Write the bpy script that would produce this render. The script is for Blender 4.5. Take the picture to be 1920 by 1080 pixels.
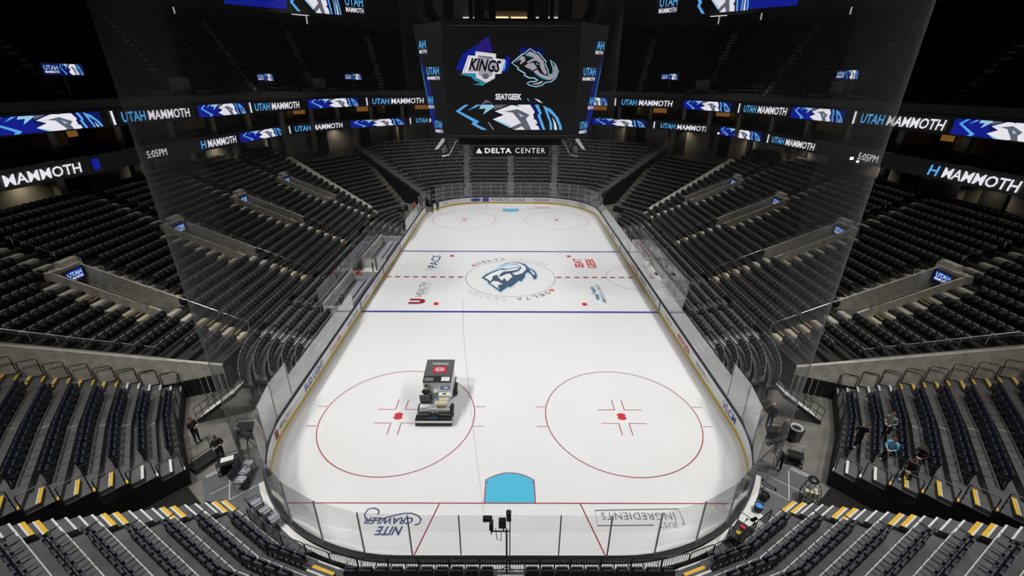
import bpy, math, random
import numpy as np
from mathutils import Vector, Matrix
random.seed(7)
S = bpy.context.scene
for o in list(bpy.data.objects): bpy.data.objects.remove(o)
COL = S.collection
# ------------------------------------------------------------------ camera
FPX, CAMX, CAMY, CAMZ, PIT, YAW, ROL = 839.4751, -.0238, -42.215, 18.2993, .4332, -.0045, .0055
def ray(u, v):
    X = (u - 960) / FPX; Y = (540 - v) / FPX
    c, s = math.cos(ROL), math.sin(ROL); x = c*X - s*Y; up = s*X + c*Y
    c, s = math.cos(PIT), math.sin(PIT); y = c + s*up; z = -s + c*up
    c, s = math.cos(YAW), math.sin(YAW)
    return Vector((c*x - s*y, s*x + c*y, z))
CAM0 = Vector((CAMX, CAMY, CAMZ))
def atz(u, v, z): d = ray(u, v); return CAM0 + d * ((z - CAMZ) / d.z)
def aty(u, v, y): d = ray(u, v); return CAM0 + d * ((y - CAMY) / d.y)
cd = bpy.data.cameras.new('camera'); cam = bpy.data.objects.new('camera', cd); COL.objects.link(cam)
fw = ray(960, 540); rt = (ray(1960, 540) - fw).normalized(); up = (ray(960, -460) - fw).normalized(); fw.normalize()
cam.matrix_world = Matrix(((rt.x, up.x, -fw.x, CAMX), (rt.y, up.y, -fw.y, CAMY), (rt.z, up.z, -fw.z, CAMZ), (0, 0, 0, 1)))
cd.sensor_width = 36; cd.lens = 36 * FPX / 1920; cd.clip_start = .2; cd.clip_end = 400
S.camera = cam
# ------------------------------------------------------------------ world, lights, exposure
S.view_settings.view_transform = 'Standard'; S.view_settings.look = 'None'
S.view_settings.exposure = -.1; S.view_settings.gamma = 1; S.view_settings.use_curve_mapping = False
W = bpy.data.worlds.new('world'); S.world = W; W.use_nodes = True
W.node_tree.nodes['Background'].inputs[0].default_value = (.85, .9, 1, 1)
W.node_tree.nodes['Background'].inputs[1].default_value = .006
def area(name, loc, target, sx, sy, power, spread, col=(1, 1, 1)):
    l = bpy.data.lights.new(name, 'AREA'); l.shape = 'RECTANGLE'; l.size = sx; l.size_y = sy; l.energy = power; l.spread = math.radians(spread); l.color = col
    o = bpy.data.objects.new(name, l); COL.objects.link(o); o.location = loc
    o.rotation_euler = (Vector(target) - Vector(loc)).to_track_quat('-Z', 'Y').to_euler()
    return o
# sports lighting: two banks of fixtures under the roof along the sides of the rink, aimed at the ice
for sx in (-1, 1):
    for y in (-30, -18, -6, 6, 18, 30):
        area('rink_light', (sx*21, y, 31), (sx*5, y*.97 + 1, 0), 1.6, 2.6, {-30: 960, -18: 740, -6: 690, 6: 740, 18: 900, 30: 1350}[y], 80, (1, .992, .985))
# fill lamps: unseen dim sources over the two side stands and the near corners
for sx in (-1, 1):
    for y in (-14, 4, 22):
        area('stand_fill_light', (sx*27, y, 30), (sx*24, y, 3), 3, 3, 260, 80, (1, .94, .82))
    area('stand_fill_light', (sx*21, -31, 29), (sx*19, -25, 1), 2, 2, 520, 80, (1, .95, .87))
area('stand_fill_light', (0, -37, 29), (0, -33, 1), 8, 2, 420, 110, (1, .97, .93))  # unseen fill added to brighten the near end block and outer boards
area('stand_fill_light', (0, 38, 30), (0, 37, 3), 6, 2, 520, 90, (1, .95, .88))  # unseen fill added to lift the far end stands
# ------------------------------------------------------------------ materials
M = {}
def mat(name, col, rough=.6, metal=0., emit=None, es=1., noise=0., nscale=3., bump=0., spec=None, alpha=None):
    m = bpy.data.materials.new(name); m.use_nodes = True; nt = m.node_tree; b = nt.nodes['Principled BSDF']
    b.inputs['Base Color'].default_value = (*col, 1); b.inputs['Roughness'].default_value = rough; b.inputs['Metallic'].default_value = metal
    if spec is not None: b.inputs['Specular IOR Level'].default_value = spec
    if emit: b.inputs['Emission Color'].default_value = (*emit, 1); b.inputs['Emission Strength'].default_value = es
    if noise or bump:
        tc = nt.nodes.new('ShaderNodeTexCoord'); n = nt.nodes.new('ShaderNodeTexNoise'); n.inputs['Scale'].default_value = nscale; n.inputs['Detail'].default_value = 6
        nt.links.new(tc.outputs['Object'], n.inputs['Vector'])
        if noise:
            r = nt.nodes.new('ShaderNodeValToRGB')
            r.color_ramp.elements[0].color = (*[max(0, c*(1 - noise)) for c in col], 1); r.color_ramp.elements[1].color = (*[min(1, c*(1 + noise)) for c in col], 1)
            r.color_ramp.elements[0].position = .3; r.color_ramp.elements[1].position = .7
            nt.links.new(n.outputs['Fac'], r.inputs['Fac']); nt.links.new(r.outputs['Color'], b.inputs['Base Color'])
        if bump:
            bp = nt.nodes.new('ShaderNodeBump'); bp.inputs['Strength'].default_value = bump; bp.inputs['Distance'].default_value = .02
            nt.links.new(n.outputs['Fac'], bp.inputs['Height']); nt.links.new(bp.outputs['Normal'], b.inputs['Normal'])
    M[name] = m
    return m
def led(name, col, s=1.): return mat(name, (0, 0, 0), .5, 0, col, s)
mat('ice', (.845, .85, .85), .16, noise=.006, nscale=.25, spec=.4)
# the resurfaced ice is streaked: the gloss varies along the length of the rink
nt = M['ice'].node_tree; tc = nt.nodes.new('ShaderNodeTexCoord'); mp = nt.nodes.new('ShaderNodeMapping'); mp.inputs['Scale'].default_value = (1.1, .12, 1)
n = nt.nodes.new('ShaderNodeTexNoise'); n.inputs['Scale'].default_value = 1.4; n.inputs['Detail'].default_value = 5
mr = nt.nodes.new('ShaderNodeMapRange'); mr.inputs[3].default_value = .12; mr.inputs[4].default_value = .26
nt.links.new(tc.outputs['Object'], mp.inputs[0]); nt.links.new(mp.outputs[0], n.inputs['Vector']); nt.links.new(n.outputs['Fac'], mr.inputs[0]); nt.links.new(mr.outputs[0], nt.nodes['Principled BSDF'].inputs['Roughness'])
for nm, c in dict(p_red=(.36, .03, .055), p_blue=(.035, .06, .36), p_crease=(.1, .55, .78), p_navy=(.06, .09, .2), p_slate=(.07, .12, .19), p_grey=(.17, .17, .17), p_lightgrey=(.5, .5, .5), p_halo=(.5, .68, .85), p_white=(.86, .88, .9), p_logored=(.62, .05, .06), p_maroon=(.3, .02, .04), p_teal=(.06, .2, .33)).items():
    mat(nm, c, .3)
mat('board_white', (.84, .84, .82), .35); mat('kick_yellow', (.68, .45, .015), .4); mat('rail_navy', (.016, .022, .045), .4); mat('rail_black', (.02, .02, .022), .4)
mat('concrete', (.58, .555, .49), .75, noise=.22, nscale=2.2, bump=.15); mat('concrete_dark', (.1, .097, .088), .8, noise=.25, nscale=1.5)
mat('floor_concrete', (.17, .163, .145), .55, noise=.3, nscale=.9); mat('platform', (.1, .105, .112), .5, noise=.15, nscale=2.)
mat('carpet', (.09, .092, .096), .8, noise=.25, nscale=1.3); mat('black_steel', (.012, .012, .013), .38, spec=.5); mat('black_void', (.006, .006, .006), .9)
mat('nose_white', (.72, .73, .72), .5, noise=.12, nscale=6); mat('nose_yellow', (.78, .47, .03), .5, noise=.12, nscale=6); mat('nose_ochre', (.45, .32, .1), .6, noise=.25, nscale=5)
mat('line_white', (.6, .61, .6), .5)
mat('navy_fabric', (.012, .015, .032), .55, noise=.3, nscale=9); mat('black_plastic', (.02, .021, .024), .33); mat('seat_shell', (.009, .0095, .011), .36); mat('seat_glint_grey', (.17, .172, .175), .34)
mat('steel', (.62, .62, .6), .22, 1.); mat('aluminium', (.55, .56, .57), .35, .9); mat('dark_metal', (.06, .06, .065), .35, .8)
mat('wall_dark', (.045, .044, .042), .85, noise=.2, nscale=.6); mat('wall_beige', (.2, .185, .155), .8, noise=.15, nscale=.5); mat('roof_dark', (.02, .02, .021), .9); mat('fascia', (.012, .012, .014), .4)
mat('white_paint', (.75, .75, .73), .4); mat('grey_cloth', (.28, .28, .32), .8); mat('cushion_grey', (.3, .3, .34), .7)
mat('skin', (.55, .32, .24), .5); mat('skin_b', (.42, .23, .16), .5); mat('hair_brown', (.09, .045, .022), .7); mat('hair_dark', (.02, .014, .01), .7); mat('hair_grey', (.25, .24, .23), .7)
mat('cloth_black', (.012, .012, .013), .8); mat('cloth_grey', (.2, .205, .215), .85, noise=.2, nscale=14); mat('cloth_blue', (.16, .43, .68), .8); mat('cloth_navy', (.015, .02, .04), .8); mat('cloth_khaki', (.3, .24, .16), .8); mat('shoe_pale', (.5, .52, .42), .6); mat('cloth_orange', (.75, .16, .03), .7); mat('cloth_red', (.55, .02, .03), .7)
mat('screen_black', (.012, .012, .013), .4, 0, (.0035, .0035, .0038), 1.)
led('l_white', (.92, .9, .98), .9); led('l_sky', (.12, .47, .95), .85); led('l_pale', (.4, .75, .98), .8); led('l_blue', (.004, .012, .32), .8); led('l_deep', (.003, .006, .1), 1.); led('l_grey', (.42, .38, .45), .9); led('l_dgrey', (.13, .14, .18), .9); led('l_teal', (.03, .36, .5), .7); led('l_warm', (1, .62, .25), 3.); led('l_warmdim', (.5, .22, .05), .35); led('l_pure', (1, 1, .95), 6.); led('l_purple', (.02, .01, .2), .9)
mat('rubber', (.015, .015, .015), .7); mat('tank_cream', (.6, .56, .44), .4); mat('strap_yellow', (.8, .6, .02), .5); mat('blue_plastic', (.03, .16, .5), .4); mat('emblem_red', (.65, .01, .03), .4); mat('bin_liner', (.5, .5, .52), .4); mat('pail_blue', (.05, .3, .75), .4)
# thin clear sheet: mirror-like at grazing angles like real acrylic
def sheet(name, tint, base, power=3.4):
    m = bpy.data.materials.new(name); m.use_nodes = True; nt = m.node_tree; nt.nodes.clear(); N = nt.nodes.new; K = nt.links.new
    out = N('ShaderNodeOutputMaterial'); mx = N('ShaderNodeMixShader'); tr = N('ShaderNodeBsdfTransparent'); gl = N('ShaderNodeBsdfGlossy'); lw = N('ShaderNodeLayerWeight')
    pw = N('ShaderNodeMath'); pw.operation = 'POWER'; pw.inputs[1].default_value = power; ma = N('ShaderNodeMath'); ma.operation = 'MULTIPLY_ADD'; ma.inputs[1].default_value = .96; ma.inputs[2].default_value = .02
    df = N('ShaderNodeBsdfDiffuse'); m2 = N('ShaderNodeMixShader'); m2.inputs[0].default_value = base; df.inputs[0].default_value = (.75, .77, .78, 1)
    tr.inputs[0].default_value = (*tint, 1); gl.inputs['Roughness'].default_value = .04
    K(lw.outputs['Facing'], pw.inputs[0]); K(pw.outputs[0], ma.inputs[0]); K(ma.outputs[0], mx.inputs[0]); K(tr.outputs[0], m2.inputs[1]); K(df.outputs[0], m2.inputs[2]); K(m2.outputs[0], mx.inputs[1]); K(gl.outputs[0], mx.inputs[2]); K(mx.outputs[0], out.inputs[0]); M[name] = m
sheet('glass', (.988, .992, .992), .04, 3.6); sheet('glass_reflect_haze', (.97, .98, .98), .2, 2.7)  # second sheet: pale diffuse share stands in for ice reflected in the side panes
mat('net_cord', (.1, .1, .1), .8); mat('post_grey', (.4, .41, .42), .45); mat('tread_dark', (.026, .0255, .024), .85, noise=.2, nscale=2.)
# ------------------------------------------------------------------ mesh helpers
class MB:
    def __init__(s): s.v = []; s.f = []; s.m = []; s.mi = 0
    def q(s, *p):
        b = len(s.v); s.v += [tuple(x) for x in p]; s.f.append(tuple(range(b, b + len(p)))); s.m.append(s.mi); return s
    def box(s, a, b):
        x0, y0, z0 = a; x1, y1, z1 = b
        return s.hexa([(x0, y0, z0), (x1, y0, z0), (x1, y1, z0), (x0, y1, z0)], [(x0, y0, z1), (x1, y0, z1), (x1, y1, z1), (x0, y1, z1)])
    def hexa(s, lo, hi):
        b = len(s.v); n = len(lo); s.v += [tuple(p) for p in lo] + [tuple(p) for p in hi]
        F = [tuple(range(b + n - 1, b - 1, -1)), tuple(range(b + n, b + 2*n))] + [(b + i, b + (i + 1) % n, b + n + (i + 1) % n, b + n + i) for i in range(n)]
        s.f += F; s.m += [s.mi]*len(F); return s
    def obox(s, c, ax, ay, az):           # centre and three half-axis vectors
        c, ax, ay, az = map(Vector, (c, ax, ay, az))
        return s.hexa([c - ax - ay - az, c + ax - ay - az, c + ax + ay - az, c - ax + ay - az], [c - ax - ay + az, c + ax - ay + az, c + ax + ay + az, c - ax + ay + az])
    def prism(s, pts, z0, z1): return s.hexa([(x, y, z0) for x, y in pts], [(x, y, z1) for x, y in pts])
    def tube(s, pts, r, n=6, closed=False, cap=True):
        pts = [Vector(p) for p in pts]; k = len(pts); rr = r if isinstance(r, (list, tuple)) else [r]*k; b = len(s.v)
        ref = None
        for i, p in enumerate(pts):
            if closed: t = (pts[(i + 1) % k] - pts[i - 1]).normalized()
            else: t = (pts[min(i + 1, k - 1)] - pts[max(i - 1, 0)]).normalized()
            if ref is None: ref = Vector((0, 0, 1)) if abs(t.z) < .9 else Vector((1, 0, 0))
            a = t.cross(ref).normalized(); c = a.cross(t); ref = c
            s.v += [tuple(p + (a*math.cos(2*math.pi*j/n) + c*math.sin(2*math.pi*j/n))*rr[i]) for j in range(n)]
        for i in range(k if closed else k - 1):
            i2 = (i + 1) % k
            for j in range(n): s.f.append((b + i*n + j, b + i*n + (j + 1) % n, b + i2*n + (j + 1) % n, b + i2*n + j)); s.m.append(s.mi)
        if cap and not closed:
            s.f += [tuple(b + j for j in range(n - 1, -1, -1)), tuple(b + (k - 1)*n + j for j in range(n))]; s.m += [s.mi]*2
        return s
    def lathe(s, prof, n=12, c=(0, 0, 0), axis='z'):
        b = len(s.v); k = len(prof)
        for r, h in prof:
            for j in range(n):
                a = 2*math.pi*j/n; x, y = r*math.cos(a), r*math.sin(a)
                p = (x, y, h) if axis == 'z' else ((h, x, y) if axis == 'x' else (x, h, y))
                s.v.append((c[0] + p[0], c[1] + p[1], c[2] + p[2]))
        for i in range(k - 1):
            for j in range(n): s.f.append((b + i*n + j, b + i*n + (j + 1) % n, b + (i + 1)*n + (j + 1) % n, b + (i + 1)*n + j)); s.m.append(s.mi)
        s.f += [tuple(b + j for j in range(n - 1, -1, -1)), tuple(b + (k - 1)*n + j for j in range(n))]; s.m += [s.mi]*2
        return s
    def mesh(s, name, mats, smooth=False):
        me = bpy.data.meshes.new(name); me.from_pydata(s.v, [], s.f); me.update()
        for m in ([mats] if isinstance(mats, str) else mats): me.materials.append(M[m])
        if len(me.materials) > 1: me.polygons.foreach_set('material_index', s.m)
        if smooth: me.polygons.foreach_set('use_smooth', [True]*len(me.polygons))
        return me
    def build(s, name, mats, parent=None, smooth=False): return link(name, s.mesh(name, mats, smooth), parent)
def link(name, me, parent=None, matrix=None):
    o = bpy.data.objects.new(name, me); COL.objects.link(o)
    if parent: o.parent = parent
    if matrix is not None: o.matrix_local = matrix
    return o
def tag(o, label=None, cat=None, group=None, kind=None):
    if label: o['label'] = label
    if cat: o['category'] = cat
    if group: o['group'] = group
    if kind: o['kind'] = kind
    return o
def thing(name, label, cat, loc=(0, 0, 0), rz=0, group=None):
    o = bpy.data.objects.new(name, None); COL.objects.link(o); o.location = loc; o.rotation_euler = (0, 0, rz); o.empty_display_size = .2
    return tag(o, label, cat, group)
def struct(name, label=None):
    o = bpy.data.objects.new(name, None); COL.objects.link(o); o.empty_display_size = .2; o['kind'] = 'structure'
    if label: o['label'] = label
    return o
def frame(origin, right, upv):
    r = Vector(right).normalized(); u = Vector(upv); u = (u - r*u.dot(r)).normalized(); n = r.cross(u); o = Vector(origin)
    return Matrix(((r.x, u.x, n.x, o.x), (r.y, u.y, n.y, o.y), (r.z, u.z, n.z, o.z), (0, 0, 0, 1)))
_txt = {}
WORK = bpy.data.scenes.new('workbench')          # small scratch scene: evaluating there stays fast
def bake(o):
    WORK.collection.objects.link(o); vl = WORK.view_layers[0]; vl.update(); me = bpy.data.meshes.new_from_object(o.evaluated_get(vl.depsgraph)); bpy.data.objects.remove(o)
    return me
def text_mesh(s, h=1., width=None, bold=0., shear=0., mats='l_white', spacing=1., ext=.002):
    key = (s, round(h, 3), round(width or 0, 2), bold, shear, mats, spacing)
    if key in _txt: return _txt[key]
    c = bpy.data.curves.new('lettering', 'FONT'); c.body = s; c.size = 1; c.offset = bold; c.shear = shear; c.space_character = spacing; c.extrude = 0; c.resolution_u = 2
    me = bake(bpy.data.objects.new('tmp_text', c)); bpy.data.curves.remove(c)
    co = np.empty(len(me.vertices)*3); me.vertices.foreach_get('co', co); co = co.reshape(-1, 3)
    lo, hi = co.min(0), co.max(0); sy = h/max(.05, hi[1] - lo[1]); sx = (width/(hi[0] - lo[0])) if width else sy
    co[:, 0] = (co[:, 0] - (lo[0] + hi[0])/2)*sx; co[:, 1] = (co[:, 1] - (lo[1] + hi[1])/2)*sy
    me.vertices.foreach_set('co', co.ravel()); me.materials.clear(); me.materials.append(M[mats]); me.name = 'lettering'
    _txt[key] = me
    return me
def text(s, origin, right, upv, h, width=None, mats='l_white', parent=None, name='lettering', lift=.012, **k):
    m = frame(origin, right, upv); m.translation = m.translation + m.to_3x3().col[2]*lift
    return link(name, text_mesh(s, h, width, mats=mats, **k), parent, m)
def arrow_strip(path, w, closed=False):          # polyline -> outline polygon quads of width w
    out = []
    P = [Vector(p) for p in path]; n = len(P)
    L = []; R = []
    for i in range(n):
        a = P[i - 1] if (i > 0 or closed) else P[i]; b = P[(i + 1) % n] if (i < n - 1 or closed) else P[i]
        t = (b - a).normalized(); nn = Vector((-t.y, t.x)); L.append(P[i] + nn*w/2); R.append(P[i] - nn*w/2)
    for i in range(n if closed else n - 1): j = (i + 1) % n; out.append([L[i], R[i], R[j], L[j]])
    return out
def art(name, polys, fn, parent=None, step=.003):
    """flat print: polys = [(material, [(x,y)...])]; fn maps x, y, lift to a point; every layer sits a hair above the last"""
    mats = []; mb = MB()
    for k, (m, pts) in enumerate(polys):
        if m not in mats: mats.append(m)
        mb.mi = mats.index(m); mb.q(*[fn(p[0], p[1], step*(k + 1)) for p in pts])
    o = mb.build(name, mats, parent)
    return o
# ================================================================== rink: ice, painted marks, boards, glass, netting
HX, HY, RC = 12.95, 30.48, 8.53
def rink_path(off=0., seg=14):
    P = []
    for cx, cy, a0 in ((HX - RC, HY - RC, 0), (-HX + RC, HY - RC, 90), (-HX + RC, -HY + RC, 180), (HX - RC, -HY + RC, 270)):
        for i in range(seg + 1):
            a = math.radians(a0 + 90*i/seg); P.append((cx + (RC + off)*math.cos(a), cy + (RC + off)*math.sin(a)))
    return P                                   # counter-clockwise, starts at the right side's far end
def resample(P, step, closed=True):
    out = []; Q = P + [P[0]] if closed else P
    d = [0]
    for a, b in zip(Q, Q[1:]): d.append(d[-1] + math.dist(a, b))
    n = max(1, round(d[-1]/step)); k = 0
    for i in range(n if closed else n + 1):
        t = d[-1]*i/n
        while k < len(d) - 2 and d[k + 1] < t: k += 1
        f = (t - d[k])/max(1e-9, d[k + 1] - d[k]); out.append((Q[k][0] + (Q[k + 1][0] - Q[k][0])*f, Q[k][1] + (Q[k + 1][1] - Q[k][1])*f))
    return out
floor = struct('floor', 'bare concrete arena floor around the rink')
MB().box((-60, -52, -.3), (60, 70, -.02)).build('slab', 'floor_concrete', floor)
ice = struct('floor_ice', 'white ice sheet with painted hockey lines')
MB().prism(rink_path(.02), -.05, 0).build('ice_sheet', 'ice', ice)
def ipx(u, v, lift=0): p = atz(u, v, 0); return (p.x, p.y, lift)
def mark(polys, mats, name='painted_mark', lift=.004):
    mb = MB()
    for p in polys: mb.q(*[(a[0], a[1], lift) for a in p])
    return mb.build(name, mats, ice)
def rect(x0, y0, x1, y1): return [(x0, y0), (x1, y0), (x1, y1), (x0, y1)]
def ring(cx, cy, r, w, a0=0, a1=360, n=72):
    out = []
    for i in range(n):
        a, b = (math.radians(a0 + (a1 - a0)*j/n) for j in (i, i + 1))
        out.append([(cx + (r + s)*math.cos(t), cy + (r + s)*math.sin(t)) for s, t in ((-w/2, a), (w/2, a), (w/2, b), (-w/2, b))])
    return out
def disc(cx, cy, r, n=28): return [[(cx + r*math.cos(2*math.pi*i/n), cy + r*math.sin(2*math.pi*i/n)) for i in range(n)]]
for y in (-7.62, 7.62): mark([rect(-HX, y - .15, HX, y + .15)], 'p_blue', 'blue_line')
xs = np.arange(-HX + .2, HX - .4, .92)
mark([rect(x, -.15, x + .5, .15) for x in xs if abs(x + .25) > 4.65], 'p_red', 'red_line')
mark([rect(-HX, -.16, -4.6, -.145), rect(-HX, .145, -4.6, .16), rect(4.6, -.16, HX, -.145), rect(4.6, .145, HX, .16)], 'p_lightgrey', 'red_line_edge')
mark(ring(0, 0, 4.57, .05, n=90), 'p_navy', 'centre_circle')
mark(ring(HX, 0, 3.05, .05, 90, 270, 40), 'p_grey', 'referee_crease')
for sy in (-1, 1):
    gy = sy*27.13; xe = HX - RC + math.sqrt(RC**2 - (27.13 - HY + RC)**2)
    mark([rect(-xe, gy - .03, xe, gy + .03)], 'p_red', 'goal_line')
    for sx in (-1, 1):
        a, b = Vector((sx*3.35, gy)), Vector((sx*4.27, sy*HY)); mark(arrow_strip([a, b], .06), 'p_red', 'trapezoid_line')
        cx, cy = sx*6.71, sy*21.03
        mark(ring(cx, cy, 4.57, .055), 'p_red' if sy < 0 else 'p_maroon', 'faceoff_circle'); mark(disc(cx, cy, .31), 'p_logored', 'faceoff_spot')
        mark([rect(cx - .31, cy - .08, cx - .22, cy + .08), rect(cx + .22, cy - .08, cx + .31, cy + .08)], 'p_white', 'spot_stripe', .006)
        L = []
        for ax in (-1, 1):
            for ay in (-1, 1):
                x0, y0 = cx + ax*.3, cy + ay*.6 + ay*.0
                L += [rect(min(x0, x0 + ax*1.05), y0 - .025, max(x0, x0 + ax*1.05), y0 + .025), rect(x0 - .025, min(y0, y0 + ay*.95), x0 + .025, max(y0, y0 + ay*.95))]
            for ay in (-1, 1): x0 = cx + ax*4.55; L.append(rect(min(x0, x0 + ax*.6), cy + ay*.86 - .025, max(x0, x0 + ax*.6), cy + ay*.86 + .025))
        mark(L, 'p_red', 'faceoff_mark')
        mark(disc(sx*6.71, sy*6.1, .31), 'p_logored', 'neutral_spot'); mark([rect(sx*6.71 - .31, sy*6.1 - .09, sx*6.71 - .2, sy*6.1 + .09), rect(sx*6.71 + .2, sy*6.1 - .09, sx*6.71 + .31, sy*6.1 + .09)], 'p_white', 'spot_stripe', .006)
    # goal crease
    arc = [(1.22*math.cos(0) * -1, 0)]
    top = [(x, 1.37 + .46*(1 - (x/1.22)**2)) for x in np.linspace(-1.22, 1.22, 15)]
    crease = [(-1.22, 0)] + top + [(1.22, 0)]
    mark([[(x, gy - sy*y) for x, y in crease]], 'p_crease', 'goal_crease', .003)
    pth = [Vector((x, gy - sy*y)) for x, y in crease]
    mark(arrow_strip(pth, .05) + [rect(min(s*1.22, s*1.08), gy - sy*1.22 - .025, max(s*1.22, s*1.08), gy - sy*1.22 + .025) for s in (-1, 1)], 'p_red', 'crease_line', .006)
# --- lettering and logos painted into the ice
def ice_text(s, c, right, upv, h, width, m, **k): return text(s, (c[0], c[1], 0), right, upv, h, width, m, ice, 'painted_lettering', lift=.006, **k)
def span(u0, v0, u1, v1): a = atz(u0, v0, 0); b = atz(u1, v1, 0); return ((a.x + b.x)/2, (a.y + b.y)/2), abs(a.x - b.x), abs(a.y - b.y)
DN = ((-1, 0, 0), (0, -1, 0)); SD = ((0, 1, 0), (-1, 0, 0))
c, w, h = span(706, 987, 752, 1004); ice_text('NITE', c, *DN, h, w, 'p_navy', bold=.03, shear=.25)
c, w, h = span(685, 970, 773, 983); ice_text('CRAWLER', c, *DN, h, w, 'p_navy', bold=.03, shear=.25)
sw = [(510, 375), (545, 330), (520, 270), (430, 240), (320, 270), (250, 370), (270, 450), (340, 490), (500, 490), (700, 430), (860, 385), (1050, 350), (1200, 350), (1330, 400), (1385, 470), (1340, 560), (1250, 585)]
mark(arrow_strip([Vector(ipx(660 + x/10.667, 930 + y/10.667)[:2]) for x, y in sw], .075), 'p_navy', 'painted_swirl', .007)
c, w, h = span(1126, 961, 1268, 975); ice_text('INGREDIENTS', c, *DN, h, w, 'p_grey', spacing=1.1)
c, w, h = span(1231, 977, 1273, 990); ice_text('JUST', c, *DN, h, w, 'p_grey', spacing=1.1)
bx = [(1190, 478), (265, 488), (222, 237), (1590, 212), (1690, 465), (1640, 468)]
mark(arrow_strip([Vector(ipx(1090 + x/8.727, 930 + y/8.727)[:2]) for x, y in bx], .06), 'p_grey', 'painted_frame', .007)
def side_text(s, a, b, wid, m, **k):           # a = first letter px, b = last letter px, runs away from the camera
    A, B = atz(*a, 0), atz(*b, 0); return ice_text(s, ((A.x + B.x)/2, (A.y + B.y)/2), *SD, wid, abs(B.y - A.y), m, **k)
side_text('PACS', (811, 502), (819, 479), 1.0, 'p_navy', bold=.015); side_text('THE', (805, 508), (806, 503.5), .8, 'p_lightgrey')
side_text('HEALTH', (786, 556), (795, 530), .72, 'p_grey'); side_text('UNIVERSITY OF UTAH', (799, 555), (805, 531), .2, 'p_lightgrey')
side_text('U', (782, 570), (783, 560), 1.5, 'p_maroon', bold=.09)
side_text('SEAT', (1086, 502), (1083, 485), .98, 'p_logored', bold=.03); side_text('GEEK', (1110, 503), (1105, 484.5), .98, 'p_logored', bold=.03)
side_text('AMERICA FIRST', (1137, 569), (1118, 533), .36, 'p_teal', bold=.01)
for k, (a, b) in enumerate((((1108, 538), (1114, 549)), ((1112, 538), (1117, 549)), ((1117, 552), (1120, 562)), ((1121, 552), (1123, 562)), ((1109, 549), (1121, 554)))):
    mark(arrow_strip([Vector(ipx(*a)[:2]), Vector(ipx(*b)[:2])], .13), 'p_teal', 'painted_wing', .007)
c, w, h = span(879, 390, 906, 388); ice_text('LIQUID I.V.', c, *((1, 0, 0), (0, 1, 0)), .5, w*.95, 'p_lightgrey')
c, w, h = span(1007, 390.5, 1031, 388.5); ice_text('FANATICS', c, *((1, 0, 0), (0, 1, 0)), .75, w, 'p_logored', bold=.05)
for s, flip in (('DELTA CENTER', 0), ('DELTA CENTER', 1)):
    pts = ((897, 493.4), (1021.5, 496.6)) if not flip else ((1025, 549), (880, 546))
    A, B = (atz(*p, 0) for p in pts); a0, a1 = math.atan2(A.y, A.x), math.atan2(B.y, B.x)
    R0 = (math.hypot(A.x, A.y) + math.hypot(B.x, B.y))/2; R0 = max(R0, 4.95)
    if not flip and a1 > a0: a1 -= 2*math.pi
    if flip and a1 > a0: a1 -= 2*math.pi
    for i, ch in enumerate(s):
        if ch == ' ': continue
        a = a0 + (a1 - a0)*i/11; rd = (math.cos(a), math.sin(a), 0)
        ice_text(ch, (R0*math.cos(a), R0*math.sin(a)), (rd[1], -rd[0], 0), rd, .62, .5, 'p_grey' if i < 5 else 'p_lightgrey', bold=.012 if i < 5 else 0)
    a = a0 + (a0 - a1)*1.15/11; rd = Vector((math.cos(a), math.sin(a))); tg = Vector((rd.y, -rd.x)); cc = rd*R0
    mark([[cc - tg*.36 - rd*.3, cc + tg*.05 + rd*.3, cc + tg*.03 - rd*.02], [cc - tg*.2 - rd*.3, cc + tg*.38 - rd*.3, cc + tg*.08 + rd*.3, cc + tg*.05 - rd*.1]], 'p_logored', 'painted_widget', .007)
IL = [('p_halo', [(395, 487), (480, 410), (620, 350), (760, 262), (860, 215), (1050, 198), (1200, 225), (1290, 300), (1390, 360), (1430, 440), (1415, 520), (1350, 540), (1290, 440), (1215, 430), (1210, 490), (1140, 575), (1085, 560), (1010, 625), (945, 680), (890, 675), (750, 768), (500, 588), (520, 570)]),
 ('p_slate', [(410, 485), (500, 425), (620, 370), (790, 320), (860, 335), (1110, 295), (1090, 270), (980, 250), (800, 265), (760, 270), (860, 230), (1050, 212), (1190, 240), (1260, 310), (1250, 380), (1200, 420), (1190, 480), (1130, 555), (1080, 540), (1010, 600), (940, 655), (890, 650), (750, 745), (520, 580), (540, 565)]),
 ('p_slate', [(1240, 315), (1300, 325), (1370, 370), (1410, 440), (1400, 500), (1360, 520), (1310, 430), (1240, 385)]), ('p_white', [(1270, 345), (1310, 355), (1360, 400), (1375, 445), (1335, 425), (1300, 380)]),
 ('p_white', [(760, 278), (860, 245), (960, 226), (1050, 226), (1130, 245), (1205, 290), (1215, 340), (1150, 405), (1040, 440), (990, 432), (965, 405), (1080, 372), (1130, 315), (1115, 280), (1060, 255), (980, 245), (860, 262)]),
 ('p_white', [(790, 300), (900, 272), (1000, 262), (1075, 275), (1095, 292), (980, 300), (860, 318), (795, 315)]),
 ('p_white', [(465, 482), (590, 408), (760, 345), (830, 352), (900, 338), (1000, 320), (1100, 310), (1060, 345), (960, 365), (870, 375), (810, 380), (740, 425), (745, 455), (690, 440), (620, 455), (605, 510), (572, 555), (540, 530)]),
 ('p_white', [(690, 455), (760, 470), (850, 425), (925, 415), (968, 468), (875, 557), (822, 495), (778, 545)]), ('p_white', [(565, 590), (632, 545), (680, 560), (690, 548), (800, 610), (700, 615), (738, 650), (690, 640), (742, 705)]), ('p_slate', [(790, 420), (840, 392), (860, 400), (815, 430)])]
art('painted_emblem', IL, lambda x, y, l: ipx(860 + x/9.6, 470 + y/9.6, .004 + l), ice, .002)
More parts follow.
